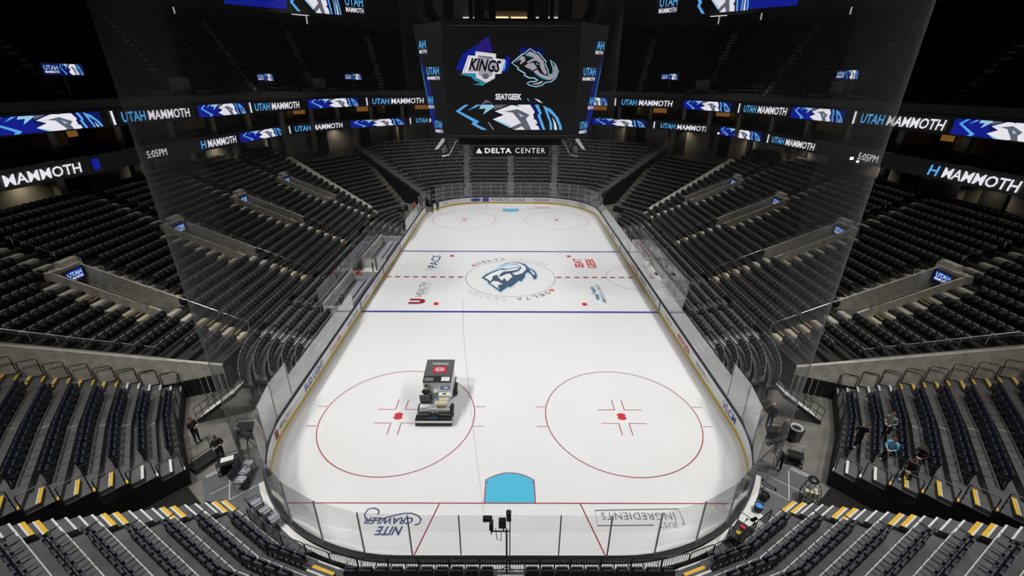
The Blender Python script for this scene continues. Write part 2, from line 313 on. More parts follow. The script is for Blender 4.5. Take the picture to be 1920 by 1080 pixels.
# --- boards
boards = struct('wall_boards', 'white dasher boards with yellow kick strip and dark cap rail around the ice')
bp = resample(rink_path(0, 24), 2.42); NB = len(bp)
base = rink_path(0, 24)
def sub_path(a, b, n=4, off=0.):                # points along the true rink outline between two outline points
    out = []
    for i in range(n + 1):
        x = a[0] + (b[0] - a[0])*i/n; y = a[1] + (b[1] - a[1])*i/n
        cx, cy = max(-HX + RC, min(HX - RC, x)), max(-HY + RC, min(HY - RC, y))
        if abs(x) > HX - RC and abs(y) > HY - RC: d = Vector((x - cx, y - cy)).normalized(); out.append((cx + d.x*(RC + off), cy + d.y*(RC + off)))
        elif abs(x) >= HX - 1e-3 or abs(x) > HX - RC and abs(y) <= HY - RC: out.append((math.copysign(HX + off, x), y))
        else: out.append((x, math.copysign(HY + off, y)))
    return out
def wall_strip(mb, a, b, z0, z1, o0, o1, n=4):
    A = sub_path(a, b, n, o0); B = sub_path(a, b, n, o1)
    for i in range(n): mb.hexa([(*A[i], z0), (*A[i + 1], z0), (*B[i + 1], z0), (*B[i], z0)], [(*A[i], z1), (*A[i + 1], z1), (*B[i + 1], z1), (*B[i], z1)])
def is_gate(m): return m[0] < -9 and m[1] > 0 and 24.2 < m[1] < 26.6
for i in range(NB):
    a, b = bp[i], bp[(i + 1) % NB]; m = ((a[0] + b[0])/2, (a[1] + b[1])/2)
    if is_gate(m): continue
    a2 = (a[0] + (b[0] - a[0])*.004, a[1] + (b[1] - a[1])*.004)
    mb = MB(); wall_strip(mb, a2, b, .205, 1.0, 0, .1); wall_strip(mb, a2, b, -.02, .2, .01, .1); mb.mi = 1; wall_strip(mb, a2, b, -.02, .2, -.012, .01); pn = mb.build('board_panel', ['board_white', 'kick_yellow'], boards)
    mb = MB(); wall_strip(mb, a, b, 1.0, 1.09, -.02, .17); mb.build('cap_rail', 'rail_navy' if m[1] > -25.5 else 'rail_black', pn)
for i in range(NB):                             # pale sloping ledge on the spectators' side of the near boards
    a, b = bp[i], bp[(i + 1) % NB]
    if max(a[1], b[1]) > -25: continue
    mb = MB(); wall_strip(mb, a, b, .8, .84, .17, .42); mb.build('outer_ledge', 'board_white', boards)
# vertical stripes where the lines climb the boards
for sx in (-1, 1):
    for y, mm, w in ((-7.62, 'p_blue', .15), (7.62, 'p_blue', .15), (0, 'p_red', .15)): MB().box((sx*HX - .006 if sx > 0 else -HX, y - w, .2), (sx*HX if sx > 0 else -HX + .006, y + w, 1.0)).build('line_stripe', mm, boards)
def board_text(s, u, v, wid, h, m, z=.6, side=-1, y=None, **k):   # on the long sides: pixel of the lettering's centre
    d = ray(u, v); p = CAM0 + d*((side*HX - CAMX)/d.x)
    return text(s, (side*HX, p.y if y is None else y, z), (0, 1, 0) if side < 0 else (0, -1, 0), (0, 0, 1), h, wid, m, boards, 'board_lettering', lift=.05 if y else .012, **k)
BT = [(-1, 'BUD LIGHT', 589, 702, 3.0, .5, 'p_blue', dict(bold=.02)), (-1, 'Trucordia', 629, 644, 2.3, .42, 'p_logored', {}), (-1, 'Ken Garff', 661, 593, 2.5, .42, 'p_navy', {}), (-1, 'HEALTH', 540, 775, 1.5, .3, 'p_grey', dict(y=-22.1)), (-1, 'UNIVERSITY', 554, 756, 1.2, .16, 'p_lightgrey', dict(y=-20.6)), (-1, 'SILVER', 685, 560, 2.0, .35, 'p_grey', {}), (-1, 'AUTO GROUP', 706, 530, 2.4, .4, 'p_lightgrey', {}), (-1, 'ANTHEM', 742, 470, 3.2, .4, 'p_lightgrey', {}), (-1, 'COORS', 775, 425, 3.2, .42, 'p_maroon', {}), (-1, 'DELTA', 728, 496, 2.6, .4, 'p_lightgrey', {}),
      (1, 'TOYOTA', 1254, 600, 1.6, .32, 'p_maroon', {}), (1, 'entrata', 1281, 648, 2.5, .5, 'p_logored', dict(bold=.02)), (1, 'HEALTH', 1314, 688, 1.5, .3, 'p_grey', {}), (1, 'UNIVERSITY', 1326, 703, 1.3, .18, 'p_lightgrey', {}), (1, 'VLCM', 1368, 770, 1.7, .5, 'p_blue', dict(bold=.02)), (1, 'FUSION', 1205, 530, 2.0, .4, 'p_navy', {}), (1, 'mountain', 1222, 560, 2.1, .4, 'p_teal', {}), (1, 'SWIRE', 1188, 502, 1.6, .4, 'p_logored', {}), (1, 'KSL', 1172, 475, 2.6, .4, 'p_lightgrey', {}), (1, 'BANK', 1150, 440, 2.4, .4, 'p_navy', {}), (1, 'STORE', 1140, 425, 2.4, .4, 'p_grey', {})]
for sd, s, u, v, w, h, m, k in BT: board_text(s, u, v, w, h, m, side=sd, **k)
for side, u, v, m, w in ((-1, 527, 799, 'p_maroon', .35), (1, 1246, 587, 'p_logored', .5), (1, 1305, 680, 'p_maroon', .35)):
    d = ray(u, v); p = CAM0 + d*((side*HX - CAMX)/d.x); xx = side*(HX - .006)
    yy = p.y
    if side < 0: yy = -23.25; xx = -(HX - RC + math.sqrt(RC**2 - (23.25 + .17 - HY + RC)**2)) + .02; mb = MB(); mb.q(*[(xx, yy + a*w/2*(1 if side < 0 else 1), .6 + b*.26) for a, b in ((-1, -1), (1, -1), (1, 1), (-1, 1))]); mb.build('board_logo', m, boards)
# far boards: lettering across the straight end and round the corners
FT = [(804, 'zennify', 1.2, .24, 'p_grey'), (835, 'App', 1.1, .42, 'p_navy'), (861, 'university credit', 2.0, .14, 'p_lightgrey'), (892, 'Ford', 1.2, .34, 'p_white'), (911, 'CITY', .85, .28, 'p_white'), (942.5, 'DELTA', 2.3, .4, 'p_navy'), (973, 'vivint', 2.0, .46, 'p_navy'), (1015, 'FILEVINE', 2.4, .34, 'p_navy'), (1053, 'ZIONS BANK', 2.8, .34, 'p_lightgrey'), (1079, 'mountain', 1.1, .14, 'p_navy')]
for u, s, w, h, m in FT:
    best = None
    for i in range(0, 400):                                  # march the bearing until it meets the far outline
        y = 18 + i*.0325; p = aty(u, 378, y)
        cx = max(-HX + RC, min(HX - RC, p.x))
        if y > HY - RC and math.hypot(p.x - cx, y - (HY - RC)) >= RC - .02: best = p; cxx = cx; break
    if not best: continue
    n = Vector((best.x - cxx, best.y - (HY - RC), 0)).normalized(); r = Vector((n.y, -n.x, 0))
    if s in ('Ford', 'CITY'):
        mb = MB(); k = 20; q = []
        for j in range(k):
            a = 2*math.pi*j/k; ex, ez = (.85*math.cos(a), .28*math.sin(a)) if s == 'Ford' else (.5*max(-1, min(1, 1.5*math.cos(a))), .3*max(-1, min(1, 1.5*math.sin(a))))
            q.append(Vector((best.x, best.y, .62)) - n*.05 + r*ex + Vector((0, 0, ez)))
        mb.q(*q); mb.build('board_logo', 'p_blue', boards)
    text(s, (best.x, best.y, .62), r, (0, 0, 1), h, w, m, boards, 'board_lettering', lift=.02 + w*w/64)
mbw = MB(); p = aty(924, 378, HY); mbw.q((p.x - .3, HY - .01, .45), (p.x, HY - .01, .85), (p.x + .05, HY - .01, .6)); mbw.q((p.x + .3, HY - .01, .45), (p.x + .02, HY - .01, .85), (p.x + .02, HY - .01, .6)); mbw.build('board_logo', 'p_logored', boards)
for (x0, y0, s, w) in ((-12.0, -25.6, 'maxio', 1.3), (12.2, -25.1, 'maxio', 1.1)):
    cx = math.copysign(HX - RC, x0); n = Vector((x0 - cx, y0 + HY - RC, 0)).normalized(); q = Vector((cx, -HY + RC, 0)) + n*RC
    text(s, (q.x, q.y, .6), (n.y, -n.x, 0), (0, 0, 1), .34, w, 'p_blue' if x0 < 0 else 'p_lightgrey', boards, 'board_lettering', lift=.06)
p = aty(1107, 389, 26.2); cx = HX - RC; n = Vector((11.2 - cx, 27.1 - HY + RC, 0)).normalized(); q = Vector((cx, HY - RC, 0)) + n*RC
text('AMERICAN', (q.x, q.y, .76), (n.y, -n.x, 0), (0, 0, 1), .24, 1.7, 'p_navy', boards, 'board_lettering', lift=.06); text('EXPRESS', (q.x, q.y, .42), (n.y, -n.x, 0), (0, 0, 1), .24, 1.5, 'p_navy', boards, 'board_lettering', lift=.06)
# --- glass: high panes with posts round both ends, lower seamless panes along the sides
shield = struct('wall_rink_glass', 'clear acrylic panes standing on the boards around the ice')
YT = 20.6
outl = rink_path(.07, 24)
def split_path():
    # ends: from (HX, YT) round the far end to (-HX, YT); and the near end
    full = [p for p in outl]
    far = [(HX + .07, YT)] + [p for p in full if p[1] > YT] + [(-HX - .07, YT)]
    near = [(-x, -y) for x, y in far]
    return far, near
far, near = split_path()
def pane(a, b, z0, z1, mm='glass', name='glass_pane', par=shield, th=.006):
    a, b = Vector(a), Vector(b); t = (b - a).normalized(); n = Vector((-t.y, t.x))*th; g = t*.008
    lo = [a + g - n, b - g - n, b - g + n, a + g + n]
    return MB().hexa([(p.x, p.y, z0) for p in lo], [(p.x, p.y, z1) for p in lo]).build(name, mm, par)
post_me = MB().box((-.022, -.03, 0), (.022, .03, 2.42)).mesh('glass_post', 'post_grey')
for path, nm in ((far, 'far'), (near, 'near')):
    P = resample(path, 1.93 if nm == 'near' else 1.6, False)
    for a, b in zip(P, P[1:]):
        m = ((a[0] + b[0])/2, (a[1] + b[1])/2)
        if is_gate(m): continue
        if nm == 'near' and abs(m[0]) < .9 and False: continue
        pane(a, b, 1.09, 3.5, 'glass_reflect_haze' if abs(m[0]) > 9.5 and nm == 'near' and m[1] > -28.3 else 'glass')
    for i, p in enumerate(P):
        a, b = Vector(P[max(i - 1, 0)]), Vector(P[min(i + 1, len(P) - 1)]); t = b - a
        link('glass_post', post_me, shield, Matrix.Translation((p[0], p[1], 1.09)) @ Matrix.Rotation(math.atan2(t.y, t.x), 4, 'Z'))
BENCH = (-8.9, 10.4)
for sx in (-1, 1):
    ys = [-YT + i*2.29 for i in range(19)]; x = sx*(HX + .07)
    for y0, y1 in zip(ys, ys[1:]):
        if sx < 0 and y1 > BENCH[0] and y0 < BENCH[1] - .3: continue
        pane((x, y0), (x, y1), 1.09, 2.62, 'glass_reflect_haze')
# protective netting over the end glass: knotted cord, one strand per mesh line
def netting(path, z0, z1, pitch, r, label):
    path = resample(path, .6, False); L = [0]
    for a, b in zip(path, path[1:]): L.append(L[-1] + math.dist(a, b))
    V = []; F = []
    def strand(pts, nrm):
        b = len(V); k = len(pts)
        for p, n in zip(pts, nrm):
            if isinstance(n, tuple): ax, ay = n
            V.extend([(p[0] + ax[0]*r, p[1] + ax[1]*r, p[2] + ax[2]*r), (p[0] - ax[0]*r*.5 + ay[0]*r*.87, p[1] - ax[1]*r*.5 + ay[1]*r*.87, p[2] - ax[2]*r*.5 + ay[2]*r*.87), (p[0] - ax[0]*r*.5 - ay[0]*r*.87, p[1] - ax[1]*r*.5 - ay[1]*r*.87, p[2] - ax[2]*r*.5 - ay[2]*r*.87)])
        for i in range(k - 1):
            for j in range(3): F.append((b + 3*i + j, b + 3*i + (j + 1) % 3, b + 3*i + 3 + (j + 1) % 3, b + 3*i + 3 + j))
    n = int(L[-1]/pitch); k = 0
    for i in range(n + 1):
        t = L[-1]*i/n
        while k < len(L) - 2 and L[k + 1] < t: k += 1
        f = (t - L[k])/(L[k + 1] - L[k]); x = path[k][0] + (path[k + 1][0] - path[k][0])*f; y = path[k][1] + (path[k + 1][1] - path[k][1])*f
        strand([(x, y, z0), (x, y, z1)], [((1, 0, 0), (0, 1, 0))]*2)
    zs = np.arange(z0, z1, pitch)
    nr = []
    for i in range(len(path)):
        a, b = path[max(0, i - 1)], path[min(len(path) - 1, i + 1)]; d = math.dist(a, b); nr.append((((b[1] - a[1])/d, -(b[0] - a[0])/d, 0), (0, 0, 1)))
    for z in zs: strand([(p[0], p[1], z) for p in path], nr)
    me = bpy.data.meshes.new('safety_net'); me.from_pydata(V, [], F); me.materials.append(M['net_cord'])
    o = link('safety_net', me); tag(o, label, 'net', kind='stuff')
    return o
noff = [p for p in rink_path(.75, 24)]
npath = [(-(HX + .75), -21.6)] + [p for p in noff if p[1] < -21.6] + [(HX + .75, -21.6)]
netting(npath, 3.5, 30, .042, .0008, 'fine protective netting hanging above the glass at the near end')
fpath = [(-x, -y) for x, y in npath]
netting(fpath, 3.5, 30, .06, .0012, 'fine protective netting hanging above the glass behind the far goal')
# ================================================================== stands
SEATS = []                                     # every seat: (x, y, z, facing angle, block, row, index, count, style)
def perp_offset(P, d):                         # offset an open polyline to its left by d with mitred joints
    P = [Vector(p) for p in P]; out = []
    for i in range(len(P)):
        ns = []
        if i > 0: t = (P[i] - P[i - 1]).normalized(); ns.append(Vector((-t.y, t.x)))
        if i < len(P) - 1: t = (P[i + 1] - P[i]).normalized(); ns.append(Vector((-t.y, t.x)))
        if len(ns) == 1: out.append(P[i] + ns[0]*d)
        else: b = (ns[0] + ns[1]).normalized(); out.append(P[i] + b*(d/max(.3, b.dot(ns[0]))))
    return out
def plen(P): return sum((Vector(b) - Vector(a)).length for a, b in zip(P, P[1:]))
def along(P, s):
    for a, b in zip(P, P[1:]):
        a, b = Vector(a), Vector(b); l = (b - a).length
        if s <= l or b == Vector(P[-1]): return a + (b - a)*(s/l), (b - a)/l
        s -= l
def tread(parent, F, B, z, drop, m, name='tread'):
    mb = MB(); n = len(F)
    for i in range(n - 1):
        a, b, c, d = F[i], F[i + 1], B[i + 1], B[i]
        mb.q((a[0], a[1], z), (b[0], b[1], z), (c[0], c[1], z), (d[0], d[1], z)); mb.q((a[0], a[1], z - drop), (b[0], b[1], z - drop), (b[0], b[1], z), (a[0], a[1], z)); mb.q((d[0], d[1], z), (c[0], c[1], z), (c[0], c[1], z - drop), (d[0], d[1], z - drop))
    for a, b in ((F[0], B[0]), (B[-1], F[-1])): mb.q((a[0], a[1], z), (b[0], b[1], z), (b[0], b[1], z - drop), (a[0], a[1], z - drop))
    return mb.build(name, m, parent)
def seat_row(F, z, inset, pitch, block, row, style, margins=(.3, .3), skip=()):
    """seats on the polyline F (front edge of the tread, stand rising to the LEFT of travel)"""
    C = perp_offset(F, inset); L = plen(C); n = int((L - margins[0] - margins[1])/pitch); spare = L - margins[0] - margins[1] - n*pitch
    out = []
    for k in range(n):
        s = margins[0] + spare/2 + (k + .5)*pitch; p, t = along(C, s)
        if any(a < s < b for a, b in skip): continue
        if out and math.hypot(out[-1][0] - p.x, out[-1][1] - p.y) < pitch*.96: continue
        out.append((p.x, p.y, z, math.atan2(t.y, t.x), block, row, style))
    for k, q in enumerate(out): SEATS.append((*q[:6], k, len(out), q[6]))
def nosing(parent, a, b, z, m, w=.06, up=.012, name='nosing'):
    a, b = Vector(a), Vector(b); t = (b - a).normalized(); n = Vector((-t.y, t.x))*w
    return MB().hexa([(*a, z - .01), (*b, z - .01), (*(b + n), z - .01), (*(a + n), z - .01)], [(*a, z + up), (*b, z + up), (*(b + n), z + up), (*(a + n), z + up)]).build(name, m, parent)
def mirror(P, sx, sy):
    Q = [(p[0]*sx, p[1]*sy) for p in P]
    return Q if sx*sy > 0 else Q[::-1]
SIDES = {(-1, -1): 'near left', (1, -1): 'near right', (-1, 1): 'far left', (1, 1): 'far right'}
# ------------------------------------------------------------------ corner blocks (telescopic risers), measured at the near left corner and mirrored
wa, wb = math.radians(180 - 59.5), math.radians(180 - 52.4)   # measured at the near left corner, stored for the far right one
da, db = Vector((math.cos(wa), math.sin(wa))), Vector((math.cos(wb), math.sin(wb)))
H0 = [Vector((20.88, 19.53)), Vector((18.88, 22.86)), Vector((16.09, 26.52))]
CB_N, CB_T, CB_R, CB_Z = 14, .93, .42, .89
def corner_edge(i):                            # front edge of row i of the near-left block, from the upper steps to the lower steps
    base = [H0[0] - da*.35, H0[1], H0[2] + db*.1]
    off = perp_offset([(p.x, p.y) for p in base], -(CB_T*i - .42))   # the stand rises to the right of this direction
    # the two ends follow the measured step lines
    s0 = Vector((.885, .42))*i*.965 + H0[0] - Vector((.36, .22)); s1 = Vector((.655, .79))*i + H0[2] - Vector((.2, .55))
    return [Vector(s0), off[1], Vector(s1)]
corner_blocks = {}
for (sx, sy), nm in SIDES.items():
    st = struct('stand_corner', f'dark telescopic seating stand in the {nm} corner'); corner_blocks[sx, sy] = st
    E = [corner_edge(i) for i in range(CB_N + 1)]
    for i in range(CB_N):
        z = CB_Z + CB_R*i; F = mirror(E[i], sx, sy)[::-1]; B = mirror(E[i + 1], sx, sy)[::-1]
        tread(st, F, B, z, CB_R + .05, 'carpet')
        near_blk = sy < 0
        seat_row(F, z, .42, .56, f'{nm} corner', i, 'pad', (1.2, 1.25))
        if near_blk or i < 10:
            # steps: half step in the aisle at each end, with nosing strips; a bent guard rail per row along the lower aisle
            for end in (0, 1):
                f = E[i][0 if end == 0 else 2]; d = (da if end == 0 else -db); b = E[i + 1][0 if end == 0 else 2]
                yel = (3 <= i <= 12) if end == 0 else (i >= 2)
                h = (f + b)/2 + d*.12; q = [h, h + d*.98]; bk = [b + d*.12, b + d*1.1]
                Q = mirror([(p.x, p.y) for p in q], sx, sy); K = mirror([(p.x, p.y) for p in bk], sx, sy)
                lo = [(*Q[0], z), (*Q[1], z), (*K[1], z), (*K[0], z)]
                sp = MB().hexa(lo, [(p[0], p[1], z + CB_R/2) for p in lo]).build('step', 'carpet', st)
                mq = 'nose_yellow' if yel else 'nose_white'; n = Vector((-d.y, d.x))*(1 if end else -1)
                o = nosing(st, *[Vector((p.x*sx, p.y*sy)) for p in ((q[0], q[1]) if sx*sy*(1 if end else -1) > 0 else (q[1], q[0]))], z + CB_R/2, mq, .11)
                if yel:
                    w2 = [q[0] + n*.1, q[1] + n*.1]
                    nosing(st, *[Vector((p.x*sx, p.y*sy)) for p in ((w2[0], w2[1]) if sx*sy*(1 if end else -1) > 0 else (w2[1], w2[0]))], z + CB_R/2, 'nose_white', .05)
                e = [f + d*.06, f + d*(.62 if end == 0 else .3)]
                nosing(st, *[Vector((p.x*sx, p.y*sy)) for p in ((e[0], e[1]) if sx*sy*(1 if end else -1) > 0 else (e[1], e[0]))], z, mq, .1)
        if near_blk and i % 1 == 0:
            if i in (1, 2, 3, 4, 5, 6, 7, 8):   # seam across the tread at the kink
                a, b = (E[i][1], E[i + 1][1]); a, b = (Vector((p.x*sx, p.y*sy)) for p in (a, b)); t = (b - a).normalized(); n = Vector((-t.y, t.x))*.02
                MB().q((*(a - n), z + .004), (*(b - n), z + .004), (*(b + n), z + .004), (*(a + n), z + .004)).build('seam_line', 'line_white', st)
    # closed black skirt under the front edge and along the open flank
    F = E[0]; mb = MB()
    for a, b in zip(F, F[1:]): mb.q((a.x*sx, a.y*sy, 0), (b.x*sx, b.y*sy, 0), (b.x*sx, b.y*sy, CB_Z), (a.x*sx, a.y*sy, CB_Z))
    for k in (0, 2):
        for i in range(CB_N): a, b = E[i][k], E[i + 1][k]; z = CB_Z + CB_R*i; mb.q((a.x*sx, a.y*sy, 0), (b.x*sx, b.y*sy, 0), (b.x*sx, b.y*sy, z), (a.x*sx, a.y*sy, z))
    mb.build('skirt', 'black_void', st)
    if sy < 0:
        # step guard rails: one bent tube frame per row along both flanks
        for end in (0, 2):
            for i in range(0, 8):
                a, b = E[i][end].copy(), E[i + 1][end].copy(); z = CB_Z + CB_R*i; o = (-da if end == 0 else db)*.02
                a += o + (b - a)*.08; b += o - (b - a)*.05
                P = [(a.x*sx, a.y*sy, z), (a.x*sx, a.y*sy, z + 1.02), ((a.x + (b.x - a.x)*.1)*sx, (a.y + (b.y - a.y)*.1)*sy, z + 1.1), ((a.x + (b.x - a.x)*.9)*sx, (a.y + (b.y - a.y)*.9)*sy, z + 1.1), (b.x*sx, b.y*sy, z + 1.02), (b.x*sx, b.y*sy, z)]
                g = MB().tube(P, .022, 6); g.tube([(a.x*sx, a.y*sy, z + .03), (b.x*sx, b.y*sy, z + .03)], .03, 6); mid = (a + b)/2; g.tube([(mid.x*sx, mid.y*sy, z + 1.1), (mid.x*sx, mid.y*sy, z + 1.02)], .02, 5)
                for k in (.35, .6): g.tube([(P[0][0], P[0][1], z + k), (P[0][0] + (P[5][0] - P[0][0])*.06, P[0][1] + (P[5][1] - P[0][1])*.06, z + k)], .025, 5); g.tube([(P[5][0], P[5][1], z + k), (P[5][0] + (P[0][0] - P[5][0])*.06, P[5][1] + (P[0][1] - P[5][1])*.06, z + k)], .025, 5)
                g.build('guard_rail', 'black_steel', st)
                L = MB(); L.hexa(*[[(p[0], p[1], zz) for p in (P[0], P[5], (P[5][0], P[5][1]), (P[0][0], P[0][1]))] for zz in (z - .1, z - .06)]) if False else None
        # front rail with black mesh panels along the tunnel side
        F3 = [(p.x*sx, p.y*sy) for p in E[0]]; pts = []
        for a, b in zip(F3, F3[1:]):
            a, b = Vector(a), Vector(b); n = max(1, round((b - a).length/1.15))
            for k in range(n):
                p, q = a + (b - a)*(k/n), a + (b - a)*((k + 1)/n); g = MB(); g.tube([(*p, CB_Z - .1), (*p, CB_Z + .95), (*q, CB_Z + .95), (*q, CB_Z - .1)], .022, 6); g.tube([(*p, CB_Z + .08), (*q, CB_Z + .08)], .015, 5)
                for j in range(1, 9): r = p + (q - p)*(j/9); g.tube([(*r, CB_Z + .08), (*r, CB_Z + .95)], .006, 4)
                g.build('front_railing', 'black_steel', st)
# ------------------------------------------------------------------ end blocks
EB_T, EB_R, EB_Z, EB_N = .87, .45, 1.1, 16
EB0 = [Vector(p) for p in ((-12.8, -27.89), (-9.33, -30.05), (-6.4, -31.05), (6.4, -31.05), (9.33, -30.05), (12.8, -27.89))]
def end_edge(i):
    off = perp_offset([(p.x, p.y) for p in EB0], -EB_T*i)
    a = Vector((-12.8, -27.89)) + Vector((-.86, -.54))*i; b = Vector((-a.x, a.y))
    return [a] + off[1:-1] + [b]
AISX = (-7.0, 0., 7.0)
for sy, nm in ((-1, 'near'), (1, 'far')):
    st = struct('stand_end', f'dark telescopic seating stand behind the {nm} goal')
    E = [end_edge(i) for i in range(EB_N + 1)]; nrow = 10 if sy < 0 else EB_N
    for i in range(nrow):
        z = EB_Z + EB_R*i; F = mirror(E[i], 1, -sy); B = mirror(E[i + 1], 1, -sy)
        if sy < 0: F, B = F[::-1], B[::-1]
        else: F, B = F[::-1], B[::-1]
        tread(st, F, B, z, EB_R + .05, 'carpet')
        # seats leave the aisles free: measure where the aisles cut the row
        C = perp_offset(F, .45); tot = plen(C); cuts = []
        for k in range(0, 400):
            s = tot*k/400; p, _ = along(C, s)
            if any(abs(abs(p.x) - ax*(1 + i*.012)) < .62 if ax > 0 else abs(p.x) < .55 for ax in (7., 0.)): cuts.append(s)
        skip = [(s - tot/780, s + tot/780) for s in cuts]
        seat_row(F, z, .45, .56, f'{nm} end', i, 'pad', (1.25, 1.25), skip)
        # white line along the front edge of every tread
        if sy < 0:
            mb = MB(); Q = perp_offset(F, .035)
            for a, b, c, d in zip(F, F[1:], Q[1:], Q): mb.q((a[0], a[1], z + .004), (b[0], b[1], z + .004), (c[0], c[1], z + .004), (d[0], d[1], z + .004))
            mb.build('edge_line', 'line_white', st)
            for kx in (1, 4):
                a, b = Vector(F[kx]), Vector(B[kx]); b = a + (b - a)*.55; t = (b - a).normalized(); n = Vector((-t.y, t.x))*.02
                MB().q((*(a - n), z + .006), (*(b - n), z + .006), (*(b + n), z + .006), (*(a + n), z + .006)).build('seam_line', 'line_white', st)
        else:
            mb = MB(); Q = perp_offset(F, .06)
            for a, b, c, d in zip(F, F[1:], Q[1:], Q): mb.q((a[0], a[1], z + .004), (b[0], b[1], z + .004), (c[0], c[1], z + .004), (d[0], d[1], z + .004))
            mb.build('edge_line', 'line_white', st)
        # flank steps: three per row with yellow pairs every second row
        if i < 8 or sy > 0:
            for s in (-1, 1):
                a, b = E[i][0], E[i + 1][0]; d = (E[i][1] - E[i][0]).normalized()
                for j in range(3):
                    p = a + (b - a)*(j/3); q = p + d*.98; zz = z + EB_R*j/3; yel = sy < 0 and (i*3 + j) in (0, 1, 5, 6, 10, 11, 16, 17)
                    P = [Vector((v.x*-s, v.y*(1 if sy < 0 else -1))) for v in (p, q)]; nb = Vector(((b - a).x*-s, (b - a).y*(1 if sy < 0 else -1)))/3
                    if j: MB().hexa([(*P[0], z), (*P[1], z), (*(P[1] + nb*(3 - j)), z), (*(P[0] + nb*(3 - j)), z)], [(*v, zz) for v in (P[0], P[1], P[1] + nb*(3 - j), P[0] + nb*(3 - j))]).build('step', 'carpet', st)
                    n = nb.normalized(); w = .13 if yel else .07
                    MB().hexa([(*v, zz) for v in (P[0], P[1], P[1] + n*w, P[0] + n*w)], [(*v, zz + .012) for v in (P[0], P[1], P[1] + n*w, P[0] + n*w)]).build('nosing', 'nose_yellow' if yel else 'nose_white', st)
                    if yel: MB().hexa([(*v, zz) for v in (P[0] + n*w, P[1] + n*w, P[1] + n*(w + .06), P[0] + n*(w + .06))], [(*v, zz + .012) for v in (P[0] + n*w, P[1] + n*w, P[1] + n*(w + .06), P[0] + n*(w + .06))]).build('nosing', 'nose_white', st)
        # centre and side aisles in the block
        for ax in (-7., 0., 7.):
            axx = ax*(1 + i*.012); C2 = perp_offset(F, .0); best = min((along(C2, tot*k/300) for k in range(301)), key=lambda r: abs(r[0].x - axx)); p, t = best; n = Vector((-t.y, t.x))
            for j in range(3):
                zz = z + EB_R*j/3; c = p + n*(EB_T*j/3); P = [c - t*.5, c + t*.5]; dep = EB_T*(3 - j)/3
                if j: MB().hexa([(*v, z) for v in (P[0], P[1], P[1] + n*dep, P[0] + n*dep)], [(*v, zz) for v in (P[0], P[1], P[1] + n*dep, P[0] + n*dep)]).build('step', 'carpet', st)
                yel = sy < 0 and i == 0 and j == 1 and ax != 0; w = .12 if yel else (.075 if sy < 0 else .14)
                MB().hexa([(*v, zz) for v in (P[0], P[1], P[1] + n*w, P[0] + n*w)], [(*v, zz + .012) for v in (P[0], P[1], P[1] + n*w, P[0] + n*w)]).build('nosing', 'nose_yellow' if yel else 'nose_white', st)
    mb = MB(); F = mirror(E[0], 1, -sy)
    for a, b in zip(F, F[1:]): mb.q((*a, 0), (*b, 0), (*b, EB_Z), (*a, EB_Z))
    for k in (0, -1):
        for i in range(nrow): a, b = (Vector(mirror(E[j], 1, -sy)[k]) for j in (i, i + 1)); z = EB_Z + EB_R*i; mb.q((*a, 0), (*b, 0), (*b, z), (*a, z))
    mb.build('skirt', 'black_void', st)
    if sy < 0:
        # black barred fence panels along the front edge
        F = [Vector((p.x, p.y)) for p in E[0]]; S_ = [(.62, plen([(p.x, p.y) for p in F]) - .62)]
        L = plen([(p.x, p.y) for p in F]); npan = 20; w = (L - 3.8)/npan
        for k in range(npan):
            s0, s1 = 1.9 + k*w + .02, 1.9 + (k + 1)*w - .02; (p, _), (q, _) = along([tuple(v) for v in F], s0), along([tuple(v) for v in F], s1)
            z0, z1 = EB_Z - .05, EB_Z + .72; g = MB(); g.tube([(*p, z0), (*p, z1 - .06), (*(p + (q - p)*.05), z1), (*(p + (q - p)*.95), z1), (*q, z1 - .06), (*q, z0)], .02, 6); g.tube([(*p, z0 + .06), (*q, z0 + .06)], .017, 5)
            nb = 11
            for j in range(1, nb): r = p + (q - p)*(j/nb); g.tube([(*r, z0 + .06), (*r, z1)], .011, 4)
            if 6 < k < 13: g.tube([(*p, z0 + .38), (*q, z0 + .38)], .016, 5)
            fo = g.build('fence_panel', 'black_steel', st)
